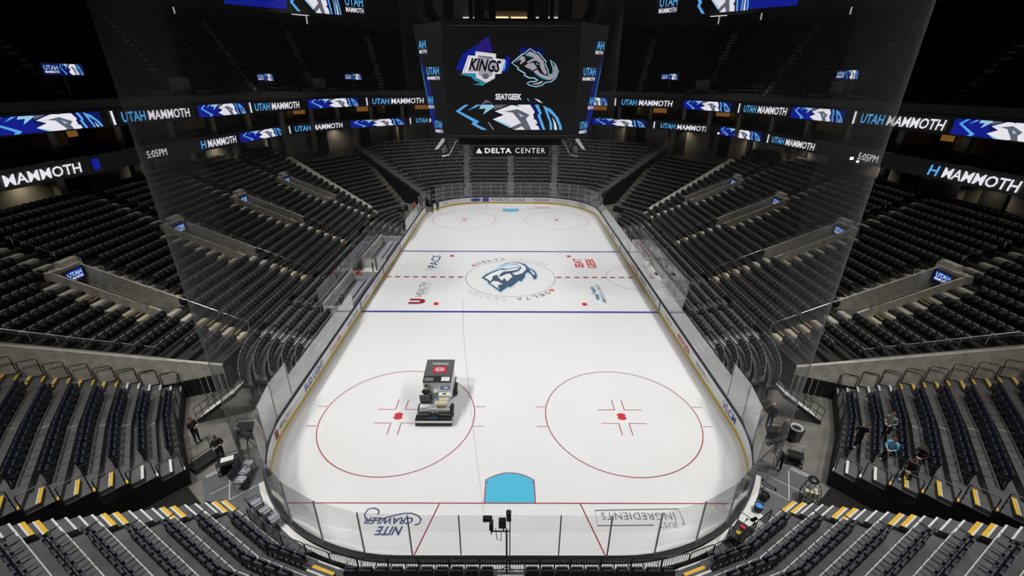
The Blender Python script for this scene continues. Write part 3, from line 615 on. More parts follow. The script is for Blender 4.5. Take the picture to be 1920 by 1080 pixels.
# ------------------------------------------------------------------ fixed side stands in concrete
SF_X, SF_T, SF_R, SF_Z, SF_N = 18.4, .835, .37, 1.7, 21
AISY = (-14.9, -4.55, 5.75, 16.1)
VOM = (6, 13)                                 # rows between which each aisle splits round a vomitory slot
def side_end(x): return 18.25 + .43*(x - 18.4)
for sx, nm in ((-1, 'left'), (1, 'right')):
    st = struct('stand_side', f'concrete stand of black seats along the {nm} side of the rink')
    for i in range(SF_N):
        x0, x1 = SF_X + SF_T*i, SF_X + SF_T*(i + 1); z = SF_Z + SF_R*i; mb = MB()
        ye = side_end(x0); cuts = [(-ye - 99, -ye)]
        if VOM[0] <= i < VOM[1]: cuts += [(a - .95, a + .95) for a in AISY]
        iv = []; y = -ye
        for a in (AISY if VOM[0] <= i < VOM[1] else ()): iv.append((y, a - .95)); y = a + .95
        iv.append((y, ye))
        for a, b in iv: mb.box((min(sx*x0, sx*(x1 + .02)), a, z - SF_R - .03), (max(sx*x0, sx*(x1 + .02)), b, z))
        mb.build('tread', 'tread_dark', st)
        # seats between the aisles
        edges = [-ye]
        for a in AISY: h = 2.05 if VOM[0] <= i < VOM[1] else .62; edges += [a - h, a + h]
        edges.append(ye)
        for k in range(0, len(edges), 2):
            y0, y1 = edges[k], edges[k + 1]
            if y1 - y0 < 1: continue
            if k == 0 and i < 3: y0 += 1.0
            F = [(sx*x0, y0), (sx*x0, y1)]
            if sx > 0: F = F[::-1]
            seat_row(F, z, .5, .52, f'{nm} side', i, 'fix', (.06, .06))
        # aisle half steps and nosings
        for a in AISY:
            spans = [(a - 2.0, a - 1.0), (a + 1.0, a + 2.0)] if VOM[0] <= i < VOM[1] else [(a - .55, a + .55)]
            for y0, y1 in spans:
                xm = x0 + SF_T/2
                MB().box((min(sx*xm, sx*x1), y0, z), (max(sx*xm, sx*x1), y1, z + SF_R/2)).build('step', 'concrete', st)
                mm = 'nose_ochre' if (i < 4 or i in (6, 7, 10)) and a < 10 else 'concrete'
                if mm != 'concrete':
                    for xx, zz in ((x0, z), (xm, z + SF_R/2)): MB().box((min(sx*xx, sx*(xx + .12)), y0, zz), (max(sx*xx, sx*(xx + .12)), y1, zz + .01)).build('nosing', mm, st)
    # front wall of the stand
    mb = MB(); ye = side_end(SF_X); mb.box((min(sx*SF_X, sx*(SF_X + .1)), -ye, 0), (max(sx*SF_X, sx*(SF_X + .1)), ye, SF_Z)); mb.build('front_wall', 'concrete_dark', st)
    # sloping end walls towards the corners (light concrete, seen from the corner steps)
    for sy in (-1, 1):
        a = Vector((sx*SF_X, sy*side_end(SF_X))); b = Vector((sx*(SF_X + SF_T*SF_N), sy*side_end(SF_X + SF_T*SF_N)))
        t = (b - a).normalized(); n = Vector((-t.y, t.x))*.13; z1 = SF_Z + SF_R*SF_N
        MB().hexa([(*(a - n), 0), (*(b - n), 0), (*(b + n), 0), (*(a + n), 0)], [(*(a - n), SF_Z + .05), (*(b - n), z1 + .05), (*(b + n), z1 + .05), (*(a + n), SF_Z + .05)]).build('end_wall', 'concrete', st)
    # sloping concrete gangway between the stand and the far corner block
    xa, xb_ = SF_X + 1.2, SF_X + SF_T*17; P = [(sx*xa, side_end(xa) + .1, SF_Z + .35), (sx*xb_, side_end(xb_) + .1, SF_Z + SF_R*(xb_ - SF_X)/SF_T), (sx*xb_, side_end(xb_) + 1.9, SF_Z + SF_R*(xb_ - SF_X)/SF_T), (sx*xa, side_end(xa) + 1.5, SF_Z + .35)]
    MB().hexa([(p[0], p[1], p[2] - .3) for p in P], P).build('gangway', 'concrete', st)
    # vomitories
    for a in AISY:
        xf, xb = SF_X + SF_T*VOM[0], SF_X + SF_T*VOM[1]; zf = SF_Z + SF_R*VOM[0] - .25; zb = SF_Z + SF_R*VOM[1]
        MB().box((min(sx*xf, sx*xb), a - .95, zf - .3), (max(sx*xf, sx*xb), a + .95, zf)).build('vomitory_floor', 'concrete_dark', st)
        for s in (-1, 1):
            y0, y1 = sorted((a + s*.86, a + s*1.02)); X0, X1 = sx*(xf - .25), sx*xb
            lo = [(X0, y0, zf), (X1, y0, zf), (X1, y1, zf), (X0, y1, zf)]; hi = [(X0, y0, zf + .72), (X1, y0, zb + .5), (X1, y1, zb + .5), (X0, y1, zf + .72)]
            MB().hexa(lo, hi).build('vomitory_wall', 'concrete', st)
            g = MB()
            for dz in (.55, .78): g.tube([(sx*(xf + .4), a + s*1.0, zf + .5 + dz - .2), (sx*(xf + .5), a + s*1.0, zf + .58 + dz), (sx*(xb - .1), a + s*1.0, zb + dz + .1)], .022, 6)
            for k in range(5): f = k/4; g.tube([(sx*(xf + .5 + (xb - xf - .7)*f), a + s*1.0, zf + .5 + (zb - zf)*f*.97), (sx*(xf + .5 + (xb - xf - .7)*f), a + s*1.0, zf + 1.36 + (zb + .88 - zf - 1.36)*f)], .018, 5)
            g.build('handrail', 'steel', st)
        MB().box((min(sx*(xb - .15), sx*(xb + .45)), a - 1.1, zb - .02), (max(sx*(xb - .15), sx*(xb + .45)), a + 1.1, zb + .55)).box((min(sx*xb, sx*(xb + .5)), a - .2, zb + .5), (max(sx*xb, sx*(xb + .5)), a + 1.1, zb + .9)).build('vomitory_lintel', 'concrete', st)
        MB().box((min(sx*(xb - .1), sx*xb), a - .95, zf), (max(sx*(xb - .1), sx*xb), a + .95, zb)).build('vomitory_back', 'black_void', st)
        # lit screen under the lintel
        u = {-14.9: (0, .5), -4.55: (1, .5)}.get(a, (2, .5))
        sc = thing('aisle_screen', f'small lit blue screen on the vomitory, {["first","second","third","fourth"][AISY.index(a)]} from the near end, {nm} stand', 'screen', (sx*(xb - .4), a + .0, zb + .02), 0, 'aisle screens in the lower stands')
        MB().box((-.05, -.75, -.4), (.05, .75, .4)).build('casing', 'fascia', sc)
        f = frame((-sx*.056, 0, .07), (0, -sx*-1*-1 if False else (1 if sx < 0 else -1), 0), (0, 0, 1))
        text('UTAH', (-sx*.056, 0, .08), (0, -1 if sx > 0 else 1, 0), (0, 0, 1), .3, 1.05, 'l_pale', sc, lift=.004, bold=.05); text('MAMMOTH', (-sx*.056, 0, -.2), (0, -1 if sx > 0 else 1, 0), (0, 0, 1), .17, 1.05, 'l_white', sc, lift=.004, bold=.05)
        mb = MB(); mb.q((-sx*.052, -.6, -.36), (-sx*.052, .6, -.36), (-sx*.052, .6, .32), (-sx*.052, -.6, .32)); mb.build('picture', 'l_blue', sc)
        # thin aisle hand rails below and above
        for x0, x1 in ((SF_X + .3, SF_X + 1.9), (SF_X + SF_T*2.6, SF_X + SF_T*5.3), (SF_X + SF_T*14.2, SF_X + SF_T*17)):
            z0, z1 = (SF_Z + SF_R*(x - SF_X)/SF_T + .86 for x in (x0, x1)); yy = a + .6
            g = MB().tube([(sx*x0, yy, z0 - .8), (sx*x0, yy, z0), (sx*x1, yy, z1), (sx*x1, yy, z1 - .8)], .018, 5); g.build('handrail', 'steel', st)
# ------------------------------------------------------------------ telescopic rows at the side boards
SR_X, SR_T, SR_R, SR_Z, SR_N = 13.75, .77, .21, .28, 6
def bend_row(x, y0, sy, L=4.8, ang=36, n=6):   # straight row that curls inwards at its corner end
    P = [(x, y0)]; yb = 14.9; P.append((x, sy*yb)); a = 0; px, py = x, yb
    for k in range(n): a += math.radians(ang/n); px -= math.sin(a)*L/n; py += math.cos(a)*L/n; P.append((px, sy*py))
    return P
for sx, nm in ((-1, 'left'), (1, 'right')):
    st = struct('stand_side_front', f'low black telescopic rows beside the {nm} boards')
    for i in range(SR_N):
        z = SR_Z + SR_R*i; x0, x1 = SR_X + SR_T*i, SR_X + SR_T*(i + 1)
        for sy in (-1, 1):
            lim = (9.2 if sy < 0 else 10.8) if sx < 0 else (9.4 if sy < 0 else 9.4)
            L = 1.1 + .85*i; F = bend_row(x0, sy*lim, sy, L); B = bend_row(x1, sy*lim, sy, L)
            if i == SR_N - 1: B = [(min(p[0] + 0, 99), p[1]) for p in B]
            F = mirror(F, sx, 1); B = mirror(B, sx, 1)
            if (sx > 0) != (sy > 0) : pass
            d0 = Vector(F[1]) - Vector(F[0]); left = Vector((-d0.y, d0.x)); out = Vector((sx, 0))
            if left.dot(out) < 0: F, B = F[::-1], B[::-1]
            tread(st, F, B, z, SR_R + .04 if i else .3, 'carpet')
            y1 = abs(AISY[0])
            seg = plen(F); skip = []
            # an aisle of black steps cuts the rows opposite the stand's end aisle
            C = perp_offset(F, .4)
            for k in range(300):
                p, _ = along(C, plen(C)*k/300)
                if abs(abs(p.y) - 13.9) < .62: s = plen(C)*k/300; skip.append((s - .06, s + .06))
            seat_row(F, z, .4, .54, f'{nm} boards', i, 'blk', (.15, .15), skip)
            yy = sy*13.9
            for j in range(2):
                xx = x0 + SR_T*j/2; zz = z + SR_R*j/2
                if j: MB().box((min(sx*xx, sx*x1), yy - .55, z), (max(sx*xx, sx*x1), yy + .55, zz)).build('step', 'carpet', st)
                MB().box((min(sx*xx, sx*(xx + .07)), yy - .55, zz), (max(sx*xx, sx*(xx + .07)), yy + .55, zz + .01)).build('nosing', 'nose_white', st)
        # rows behind the benches
        if i >= (3 if sx < 0 else 2):
            F = [(sx*x0, -8.6), (sx*x0, 9.0)]; B = [(sx*x1, -8.6), (sx*x1, 9.0)]
            if sx > 0: F, B = F[::-1], B[::-1]
            tread(st, F, B, z, SR_R + .04, 'carpet'); C = perp_offset(F, .4); skip = [(s - .6, s + .6) for s in (4.3, 13.4)]
            seat_row(F, z, .4, .54, f'{nm} bench', i, 'blk', (.15, .15), skip)
    # black railing at the corner end of each run
    for sy in (-1, 1):
        P0 = bend_row(SR_X + SR_T*2, sy*10, sy, 1.1 + .85*2)[-1]; P1 = bend_row(SR_X + SR_T*6, sy*10, sy, 1.1 + .85*5)[-1]
        a, b = Vector((sx*P0[0], P0[1])), Vector((sx*P1[0], P1[1])); n = 4
        for k in range(n):
            p, q = a + (b - a)*(k/n + .01), a + (b - a)*((k + 1)/n - .01); z = SR_Z + SR_R*(2 + k)
            g = MB().tube([(*p, z - .2), (*p, z + .85), (*q, z + .85), (*q, z - .2)], .02, 6); g.tube([(*p, z + .1), (*q, z + .1)], .015, 5)
            for j in range(1, 8): r = p + (q - p)*(j/8); g.tube([(*r, z + .1), (*r, z + .85)], .009, 4)
            g.build('end_railing', 'black_steel', st)
# ------------------------------------------------------------------ seats
def rounded_back(w, h, t, rec, n=3):           # slab with rounded top corners, leaning back; x across, +y behind
    pts = [(-w/2, 0), (w/2, 0), (w/2, h*.78)]
    for k in range(1, n): a = math.pi/2*k/n; pts.append((w/2 - w*.16*(1 - math.cos(a)), h*.78 + h*.22*math.sin(a)))
    pts += [(w*.34, h), (-w*.34, h)]
    for k in range(n - 1, 0, -1): a = math.pi/2*k/n; pts.append((-w/2 + w*.16*(1 - math.cos(a)), h*.78 + h*.22*math.sin(a)))
    pts.append((-w/2, h*.78))
    return pts
def seat_parts(style):
    w = .47; h = .47
    pts = rounded_back(w, h, .06, .1)
    def slab(pts, y0, y1, z0, lean): return [(x, y0 + z*lean, z0 + z) for x, z in pts], [(x, y1 + z*lean*.9, z0 + z) for x, z in pts]
    b = MB(); b.hexa(*slab(pts, .02, .085, .4, .16)); back = b.mesh('backrest', 'navy_fabric')
    b = MB(); b.hexa(*slab([(x*1.02, z*1.01) for x, z in pts], .088, .108, .395, .15)); shell = b.mesh('back_shell', 'seat_shell')
    b = MB(); b.hexa(*slab([(x*.92, z*.86) for x, z in pts], -.1, -.03, .36, .03)); pan = b.mesh('seat_pan', 'navy_fabric')
    a = MB(); a.box((-.022, -.3, .6), (.022, .12, .63)); a.box((-.018, .02, .02), (.018, .09, .6)); arm = a.mesh('armrest', 'black_plastic')
    c = MB(); R = [(.045*math.cos(2*math.pi*k/10), -.34 + .045*math.sin(2*math.pi*k/10), .62) for k in range(10)]; c.tube(R, .009, 4, True); cup = c.mesh('cup_holder', 'black_plastic')
    l = MB(); l.box((-.2, .02, 0), (.2, .1, .02)); l.box((-.03, .03, .02), (.03, .09, .38)); leg = l.mesh('floor_bracket', 'dark_metal')
    return back, shell, pan, arm, cup, leg
SP = seat_parts('pad')
def project(p):
    q = cam.matrix_world.inverted() @ Vector(p)
    return (960 + FPX*q.x/-q.z, 540 - FPX*q.y/-q.z, -q.z) if q.z < -.1 else None
vis = []
for k, s in enumerate(SEATS):
    if s[8] != 'pad' or s[1] > 0: continue
    q = project((s[0], s[1], s[2] + .5))
    if q and -15 < q[0] < 1935 and -15 < q[1] < 1095: vis.append((q[2], k))
vis.sort(); NEARSET = set(k for _, k in vis[:300])
ORD = ['first', 'second', 'third', 'fourth', 'fifth', 'sixth', 'seventh', 'eighth', 'ninth', 'tenth', 'eleventh', 'twelfth', 'thirteenth', 'fourteenth', 'fifteenth', 'sixteenth', 'seventeenth', 'eighteenth', 'nineteenth', 'twentieth', 'twenty-first', 'twenty-second', 'twenty-third', 'twenty-fourth', 'twenty-fifth', 'twenty-sixth', 'twenty-seventh', 'twenty-eighth', 'twenty-ninth', 'thirtieth', 'thirty-first', 'thirty-second', 'thirty-third', 'thirty-fourth', 'thirty-fifth', 'thirty-sixth', 'thirty-seventh', 'thirty-eighth', 'thirty-ninth', 'fortieth', 'forty-first', 'forty-second', 'forty-third', 'forty-fourth', 'forty-fifth', 'forty-sixth', 'forty-seventh', 'forty-eighth', 'forty-ninth', 'fiftieth', 'fifty-first', 'fifty-second', 'fifty-third', 'fifty-fourth', 'fifty-fifth', 'fifty-sixth', 'fifty-seventh', 'fifty-eighth', 'fifty-ninth', 'sixtieth']
ORD += [f'sixty-{w}' for w in ORD[:9]] + ['seventieth'] + [f'seventy-{w}' for w in ORD[:9]]
OCC = {}                                       # seats taken by people are folded down later
for k in sorted(NEARSET):
    x, y, z, ang, block, row, idx, cnt, style = SEATS[k]
    if 'end' in block:
        left = x < 0; place = f'{"left" if left else "right"} half of the stand behind the near goal'
        # count from the outer flank steps inwards
        same = sorted((s for s in SEATS if s[4] == block and s[5] == row and (s[0] < 0) == left), key=lambda s: -abs(s[0])); n = [i for i, s in enumerate(same) if abs(s[0] - x) < 1e-6][0]
        lab = f'navy seat, {ORD[n]} from the outer steps, {ORD[row]} row, {"left" if left else "right"} half behind near goal'
    else:
        same = sorted((s for s in SEATS if s[4] == block and s[5] == row), key=lambda s: s[1]); n = [i for i, s in enumerate(same) if abs(s[1] - y) < 1e-6 and abs(s[0] - x) < 1e-6][0]
        lab = f'navy seat, {ORD[n]} from the lower steps, {ORD[row]} row, {block} block'
    t = thing('folding_seat', lab, 'seat', (x, y, z), ang, 'navy folding seats in the near stands')
    back = link('backrest', SP[0], t); link('back_shell', SP[1], back); link('seat_pan', SP[2], t)
    for s in ((-1, 1) if n == 0 else (1,)): am = link('armrest', SP[3], t, Matrix.Translation((s*.275, 0, 0))); link('cup_holder', SP[4], am)
    link('floor_bracket', SP[5], t)
# the remaining seats, thousands of them, as joined low-detail meshes
def crowd(name, seats, label, mats):
    # template: backrest (rounded top), top piece with a painted pale glint, folded pan
    T = MB(); w = .235
    T.mi = 0; T.hexa([(-w, .02, .38), (w, .02, .38), (w, .09, .38), (-w, .09, .38)], [(-w, .08, .74), (w, .08, .74), (w, .15, .74), (-w, .15, .74)])
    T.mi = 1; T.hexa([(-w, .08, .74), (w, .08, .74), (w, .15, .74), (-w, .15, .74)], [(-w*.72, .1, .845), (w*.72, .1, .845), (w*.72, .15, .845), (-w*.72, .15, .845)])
    T.mi = 0; T.hexa([(-w*.9, -.1, .34), (w*.9, -.1, .34), (w*.9, -.02, .34), (-w*.9, -.02, .34)], [(-w*.9, -.08, .74), (w*.9, -.08, .74), (w*.9, 0, .74), (-w*.9, 0, .74)])
    T.hexa([(.245, -.28, .6), (.28, -.28, .6), (.28, .1, .6), (.245, .1, .6)], [(.245, -.28, .635), (.28, -.28, .635), (.28, .1, .635), (.245, .1, .635)])
    tv = np.array(T.v); tf = T.f; tm = T.m; nv = len(tv); S_ = np.array([s[:4] for s in seats], float)
    c, s = np.cos(S_[:, 3])[:, None], np.sin(S_[:, 3])[:, None]
    X = tv[None, :, 0]*c - tv[None, :, 1]*s + S_[:, 0:1]; Y = tv[None, :, 0]*s + tv[None, :, 1]*c + S_[:, 1:2]; Z = tv[None, :, 2] + S_[:, 2:3]
    V = np.stack([X, Y, Z], 2).reshape(-1, 3); quads = np.array(tf); n = len(seats)
    Q = (quads[None] + (np.arange(n)*nv)[:, None, None]).reshape(-1)
    me = bpy.data.meshes.new(name); me.vertices.add(len(V)); me.vertices.foreach_set('co', V.ravel()); nf = n*len(tf)
    me.loops.add(len(Q)); me.loops.foreach_set('vertex_index', Q); me.polygons.add(nf); me.polygons.foreach_set('loop_start', np.arange(nf)*4); me.polygons.foreach_set('loop_total', np.full(nf, 4))
    me.polygons.foreach_set('material_index', np.tile(np.array(tm), n)); me.update(calc_edges=True)
    for m in mats: me.materials.append(M[m])
    o = link(name, me); tag(o, label, 'seats', kind='stuff')
rest = [s for k, s in enumerate(SEATS) if k not in NEARSET]
SEATMARK = len(SEATS)
pad = [s for s in rest if s[8] == 'pad' and s[1] < 0]; rest = [s for s in rest if not (s[8] == 'pad' and s[1] < 0)]
crowd('near_stand_seats', pad, 'the remaining rows of navy folding seats at the upper edges of the near stands', ['navy_fabric', 'navy_fabric'])
crowd('lower_stand_seats', rest, 'rows of black folding seats filling the lower stands around the rink', ['seat_shell', 'seat_glint_grey'])
# ================================================================== club level, ribbon boards, upper stand, shell, scoreboard
def sym(P): return P + [(-x, y) for x, y in P[::-1] if abs(x) > .01]
LOW = sym([(-35.9, -24), (-35.1, -11), (-34.3, 0), (-33.6, 8), (-32.8, 16), (-31.9, 24), (-30.9, 27.4), (-26.8, 33.2), (-19, 40.6), (-14.5, 44.2), (-8, 45.6)])
UPP = sym([(-37.4, -24), (-36.5, -8), (-35.3, 0), (-34.0, 7.4), (-32.3, 16.6), (-30.2, 23.4), (-26.6, 33), (-21, 38), (-15.2, 42), (-8, 43.6)])
def dist_axis(P, d): return perp_offset(P, d)  # travelling left -> far -> right, so outward is to the LEFT
def band(parent, P, o0, o1, z0, z1, m, name, per_seg=False):
    A, B = perp_offset(P, o0), perp_offset(P, o1); mb = MB(); out = []
    for a, b, c, d in zip(A, A[1:], B[1:], B):
        mb.hexa([(*v, z0) for v in (a, b, c, d)], [(*v, z1) for v in (a, b, c, d)])
        if per_seg: out.append(mb.build(name, m, parent)); mb = MB()
    return out if per_seg else mb.build(name, m, parent)
club = struct('wall_club_level', 'dark club level with lounges between the two ribbon boards')
band(club, LOW, .25, 9, 11.2, 11.35, 'wall_dark', 'club_floor'); band(club, UPP, .3, 9, 15.15, 15.4, 'wall_dark', 'club_ceiling')
band(club, LOW, 8.5, 8.8, 11.3, 15.3, 'wall_dark', 'lounge_wall')
band(club, LOW, 3.4, 3.7, 6.0, 11.3, 'wall_beige', 'concourse_wall', True)
mbx = MB()
for off, z in ((1.3, 11.6), (2.3, 12.0)): band(club, LOW, off - .4, off + .6, z - .3, z, 'carpet', 'club_tread')
def on_poly(P, s):
    return along(P, s)
def pts_every(P, step, off=0):
    Q = perp_offset(P, off); L = plen(Q); n = int(L/step); return [along(Q, L*(k + .5)/n) for k in range(n)]
for p, t in pts_every(UPP, 5.6, 1.2):
    n = Vector((-t.y, t.x)); MB().obox((*p, 13.3), (t.x*.28, t.y*.28, 0), (n.x*.2, n.y*.2, 0), (0, 0, 2)).build('column', 'wall_beige', club)
for k, (p, t) in enumerate(pts_every(LOW, 5.6, 6.6)):   # suite party walls and lit lounge fronts
    n = Vector((-t.y, t.x)); r = random.random()
    if k % 2 == 0: MB().obox((*(p + n*1.7), 13.9), (t.x*1.6, t.y*1.6, 0), (n.x*.06, n.y*.06, 0), (0, 0, .7)).build('lounge_glow', 'l_warmdim', club)
    MB().obox((*(p - t*2.7), 13.3), (t.x*.1, t.y*.1, 0), (n.x*1.9, n.y*1.9, 0), (0, 0, 1.9)).build('party_wall', 'wall_beige', club)
for k, (p, t) in enumerate(pts_every(LOW, 8.4, 5.2)):
    n = Vector((-t.y, t.x)); MB().obox((*p, 14.2), (t.x*.75, t.y*.75, 0), (n.x*.07, n.y*.07, 0), (0, 0, .05)).build('light_bar', 'l_warm', club)
for p, t in pts_every(LOW, 7.3, 2.6):
    n = Vector((-t.y, t.x)); MB().obox((*p, 9.8), (t.x*.3, t.y*.3, 0), (n.x*.3, n.y*.3, 0), (0, 0, 1.5)).build('column', 'wall_beige', club); q = p + t*2.2 + n*.7
    MB().obox((*q, 9.4), (t.x*.9, t.y*.9, 0), (n.x*.06, n.y*.06, 0), (0, 0, 1.8)).build('doorway', 'black_void', club)
for off, z, nme in ((.75, 11.6, 'c0'), (1.75, 12.0, 'c1'), (2.8, 12.3, 'c2')):
    seat_row([tuple(v) for v in perp_offset(LOW, off)], z, .3, .6, 'club', 0, 'fix', (1, 1))
# ------------------------------------------------------------------ ribbon boards
def meet(P, u, v):                             # where the bearing of a pixel column meets the ribbon's plan
    d = ray(u, v); o = Vector((CAMX, CAMY)); d2 = Vector((d.x, d.y)); best = None
    for a, b in zip(P, P[1:]):
        a, b = Vector(a), Vector(b); e = b - a; den = d2.x*e.y - d2.y*e.x
        if abs(den) < 1e-9: continue
        w = a - o; t = (w.x*e.y - w.y*e.x)/den; s = (w.x*d2.y - w.y*d2.x)/den
        if t > 0 and -1e-6 <= s <= 1 + 1e-6 and (best is None or t < best[0]): best = (t, o + d2*t)
    return best[1] if best else None
def lerp_tab(tab, u):
    if u > 956: u = 1912 - u
    u = max(tab[0][0], min(tab[-1][0], u))
    for (a, x), (b, y) in zip(tab, tab[1:]):
        if a <= u <= b: return x + (y - x)*(u - a)/(b - a)
VL = [(-300, 372), (0, 338), (151.7, 312), (376.7, 273), (441.7, 260), (530, 243), (560, 239), (642, 232), (753, 226), (804, 223), (956, 221)]
VU = [(-300, 246), (0, 237), (191.7, 225), (356.7, 216), (460, 206), (561.7, 200), (640, 194.5), (795, 190.5), (956, 189)]
BAN = [('l_sky', [(300, 235), (240, 235), (80, 345), (380, 520), (345, 560), (520, 655), (615, 655), (430, 560), (480, 515), (150, 345)]), ('l_sky', [(285, 335), (430, 235), (510, 235), (400, 290)]), ('l_pale', [(510, 235), (700, 235), (740, 270), (540, 400), (590, 300), (475, 305)]), ('l_dgrey', [(740, 235), (960, 235), (830, 290), (720, 320)]),
 ('l_dgrey', [(930, 345), (1120, 300), (1320, 405), (1260, 470), (1350, 655), (1245, 655), (1190, 595), (1060, 655), (1010, 620), (1180, 540), (1040, 370)]),
 ('l_white', [(740, 345), (1020, 240), (1130, 260), (1170, 285), (1120, 235), (1330, 235), (1410, 360), (1380, 400), (1400, 460), (1380, 470), (1430, 490), (1465, 550), (1410, 560), (1470, 600), (1490, 655), (1350, 655), (1260, 470), (1320, 405), (1120, 310), (930, 345)]),
 ('l_white', [(920, 350), (1040, 370), (1180, 540), (1000, 620), (705, 480), (890, 405), (740, 345)]), ('l_pale', [(705, 480), (850, 520), (1010, 590), (1000, 625)]), ('l_pale', [(1130, 370), (1230, 430), (1170, 440)]), ('l_white', [(1060, 655), (1190, 595), (1245, 655)]),
 ('l_sky', [(1410, 235), (1470, 235), (1525, 380), (1500, 410), (1585, 655), (1540, 655), (1450, 410), (1480, 380)]), ('l_deep', [(1340, 235), (1410, 235), (1470, 380), (1440, 410), (1530, 655), (1495, 655), (1400, 410), (1415, 360)]),
 ('l_sky', [(1545, 245), (1680, 310), (1800, 450), (1860, 600), (1860, 655), (1820, 655), (1810, 590), (1740, 440), (1620, 330), (1660, 450), (1700, 560), (1700, 655), (1660, 655), (1650, 520)]), ('l_white', [(1700, 440), (1760, 550), (1785, 655), (1735, 655), (1730, 560)])]
def clip_poly(pts, y0, y1):
    for lim, keep in ((y0, lambda y: y >= y0), (y1, lambda y: y <= y1)):
        out = []
        for i in range(len(pts)):
            a, b = pts[i - 1], pts[i]
            if keep(a[1]) != keep(b[1]): f = (lim - a[1])/(b[1] - a[1]); out.append((a[0] + (b[0] - a[0])*f, lim))
            if keep(b[1]): out.append(b)
        pts = out
        if not pts: break
    return pts
def ribbon(name, label, P, z0, z1, tab, items):
    rb = thing(name, label, 'display'); band(rb, P, .02, .25, z0 - .12, z1 + .12, 'fascia', 'panel', True)
    band(rb, P, -.03, .3, z1 + .12, z1 + .18, 'dark_metal', 'top_rail')
    zm, h = (z0 + z1)/2, z1 - z0
    for kind, u0, u1 in items:
        v = lerp_tab(tab, (u0 + u1)/2); a, b = meet(P, u0, lerp_tab(tab, u0)), meet(P, u1, lerp_tab(tab, u1))
        if a is None or b is None: continue
        r = (b - a).normalized(); w = (b - a).length; n = Vector((r.y, -r.x)); c = (a + b)/2 + n*.06; org = (c.x, c.y, zm)
        def fl(x, y, l): p = a + r*(x*w) + n*(.05 + l); return (p.x, p.y, z0 + y*h)
        if kind == 'logo':
            mb = MB(); mb.q(*[fl(x, y, 0) for x, y in ((-.06, 0), (1.0, 0), (1.0, 1), (-.06, 1))]); mb.build('picture', 'l_deep', rb)
            mb = MB(); mb.q(*[fl(x, y, .004) for x, y in ((-.06, 0), (.42, 0), (.3, 1), (-.06, 1))]); mb.build('picture', 'l_blue', rb)
            polys = [(m, clip_poly(q, 250, 560)) for m, q in BAN]; art('picture', [(m, q) for m, q in polys if len(q) > 2], lambda x, y, l: fl((x - 80)/1780, 1 - (y - 250)/310, .008 + l), rb, .002)
        elif kind == 'bar': MB().obox(org, (r.x*.1, r.y*.1, 0), (n.x*.01, n.y*.01, 0), (.0, 0, h*.48)).build('picture', 'l_white', rb)
        elif kind == 'um':
            cu = a + r*(w*.165) + n*.06; cm = a + r*(w*.675) + n*.06
            text('UTAH', (cu.x, cu.y, zm), (r.x, r.y, 0), (0, 0, 1), h*.72, w*.31, 'l_sky', rb, bold=.016, shear=.12); text('MAMMOTH', (cm.x, cm.y, zm), (r.x, r.y, 0), (0, 0, 1), h*.72, w*.64, 'l_white', rb, bold=.016, shear=.12)
        elif kind == 'blue':
            mb = MB(); mb.q(*[fl(x, y, 0) for x, y in ((0, .1), (1, .1), (1, .95), (0, .95))]); mb.build('picture', 'l_blue', rb)
        else:
            s, m = kind; k = dict(bold=.016, shear=.12) if s != '5:05PM' else dict(bold=.0, shear=.1)
            if s == 'HM':
                cu = a + r*(w*.09) + n*.06; cm = a + r*(w*.6) + n*.06; text('H', (cu.x, cu.y, zm), (r.x, r.y, 0), (0, 0, 1), h*.78, w*.13, 'l_sky', rb, **k); text('MAMMOTH', (cm.x, cm.y, zm), (r.x, r.y, 0), (0, 0, 1), h*.78, w*.8, 'l_white', rb, **k)
            else: text(s, org, (r.x, r.y, 0), (0, 0, 1), h*(.74 if s != '5:05PM' else .6), w, m, rb, **k)
    return rb
ribbon('ribbon_board', 'upper ring of blue and white lit ribbon board under the upper stand', UPP, 14.55, 15.75, VU,
    [('logo', -20, 190), ('bar', 207, 217), ('um', 227, 357), ('logo', 378, 460), ('bar', 466, 474), ('um', 477, 562), ('logo', 583, 672), ('bar', 685, 691), ('um', 697, 795), ('logo', 1085, 1140), ('bar', 1151, 1157), ('um', 1165, 1262), ('logo', 1287, 1372), ('bar', 1383, 1390), ('um', 1395, 1477), ('logo', 1490, 1585), ('bar', 1599, 1608), ('um', 1615, 1777), ('logo', 1800, 1990)])
ribbon('ribbon_board', 'lower ring of lit ribbon board showing the time on both sides', LOW, 11.3, 12.35, VL,
    [(('MAMMOTH', 'l_white'), 2, 151), ('blue', 172, 186), (('5:05PM', 'l_white'), 274, 312), (('HM', ''), 374, 442), ('logo', 455, 530), ('bar', 540, 545), ('um', 551, 642), ('logo', 663, 757), ('bar', 767, 771), ('um', 779, 850), ('logo', 1117, 1212), ('bar', 1225, 1230), ('um', 1239, 1333), ('logo', 1353, 1430), ('bar', 1439, 1445), ('um', 1449, 1530), (('5:05PM', 'l_white'), 1612, 1650), (('HM', ''), 1742, 1921)])
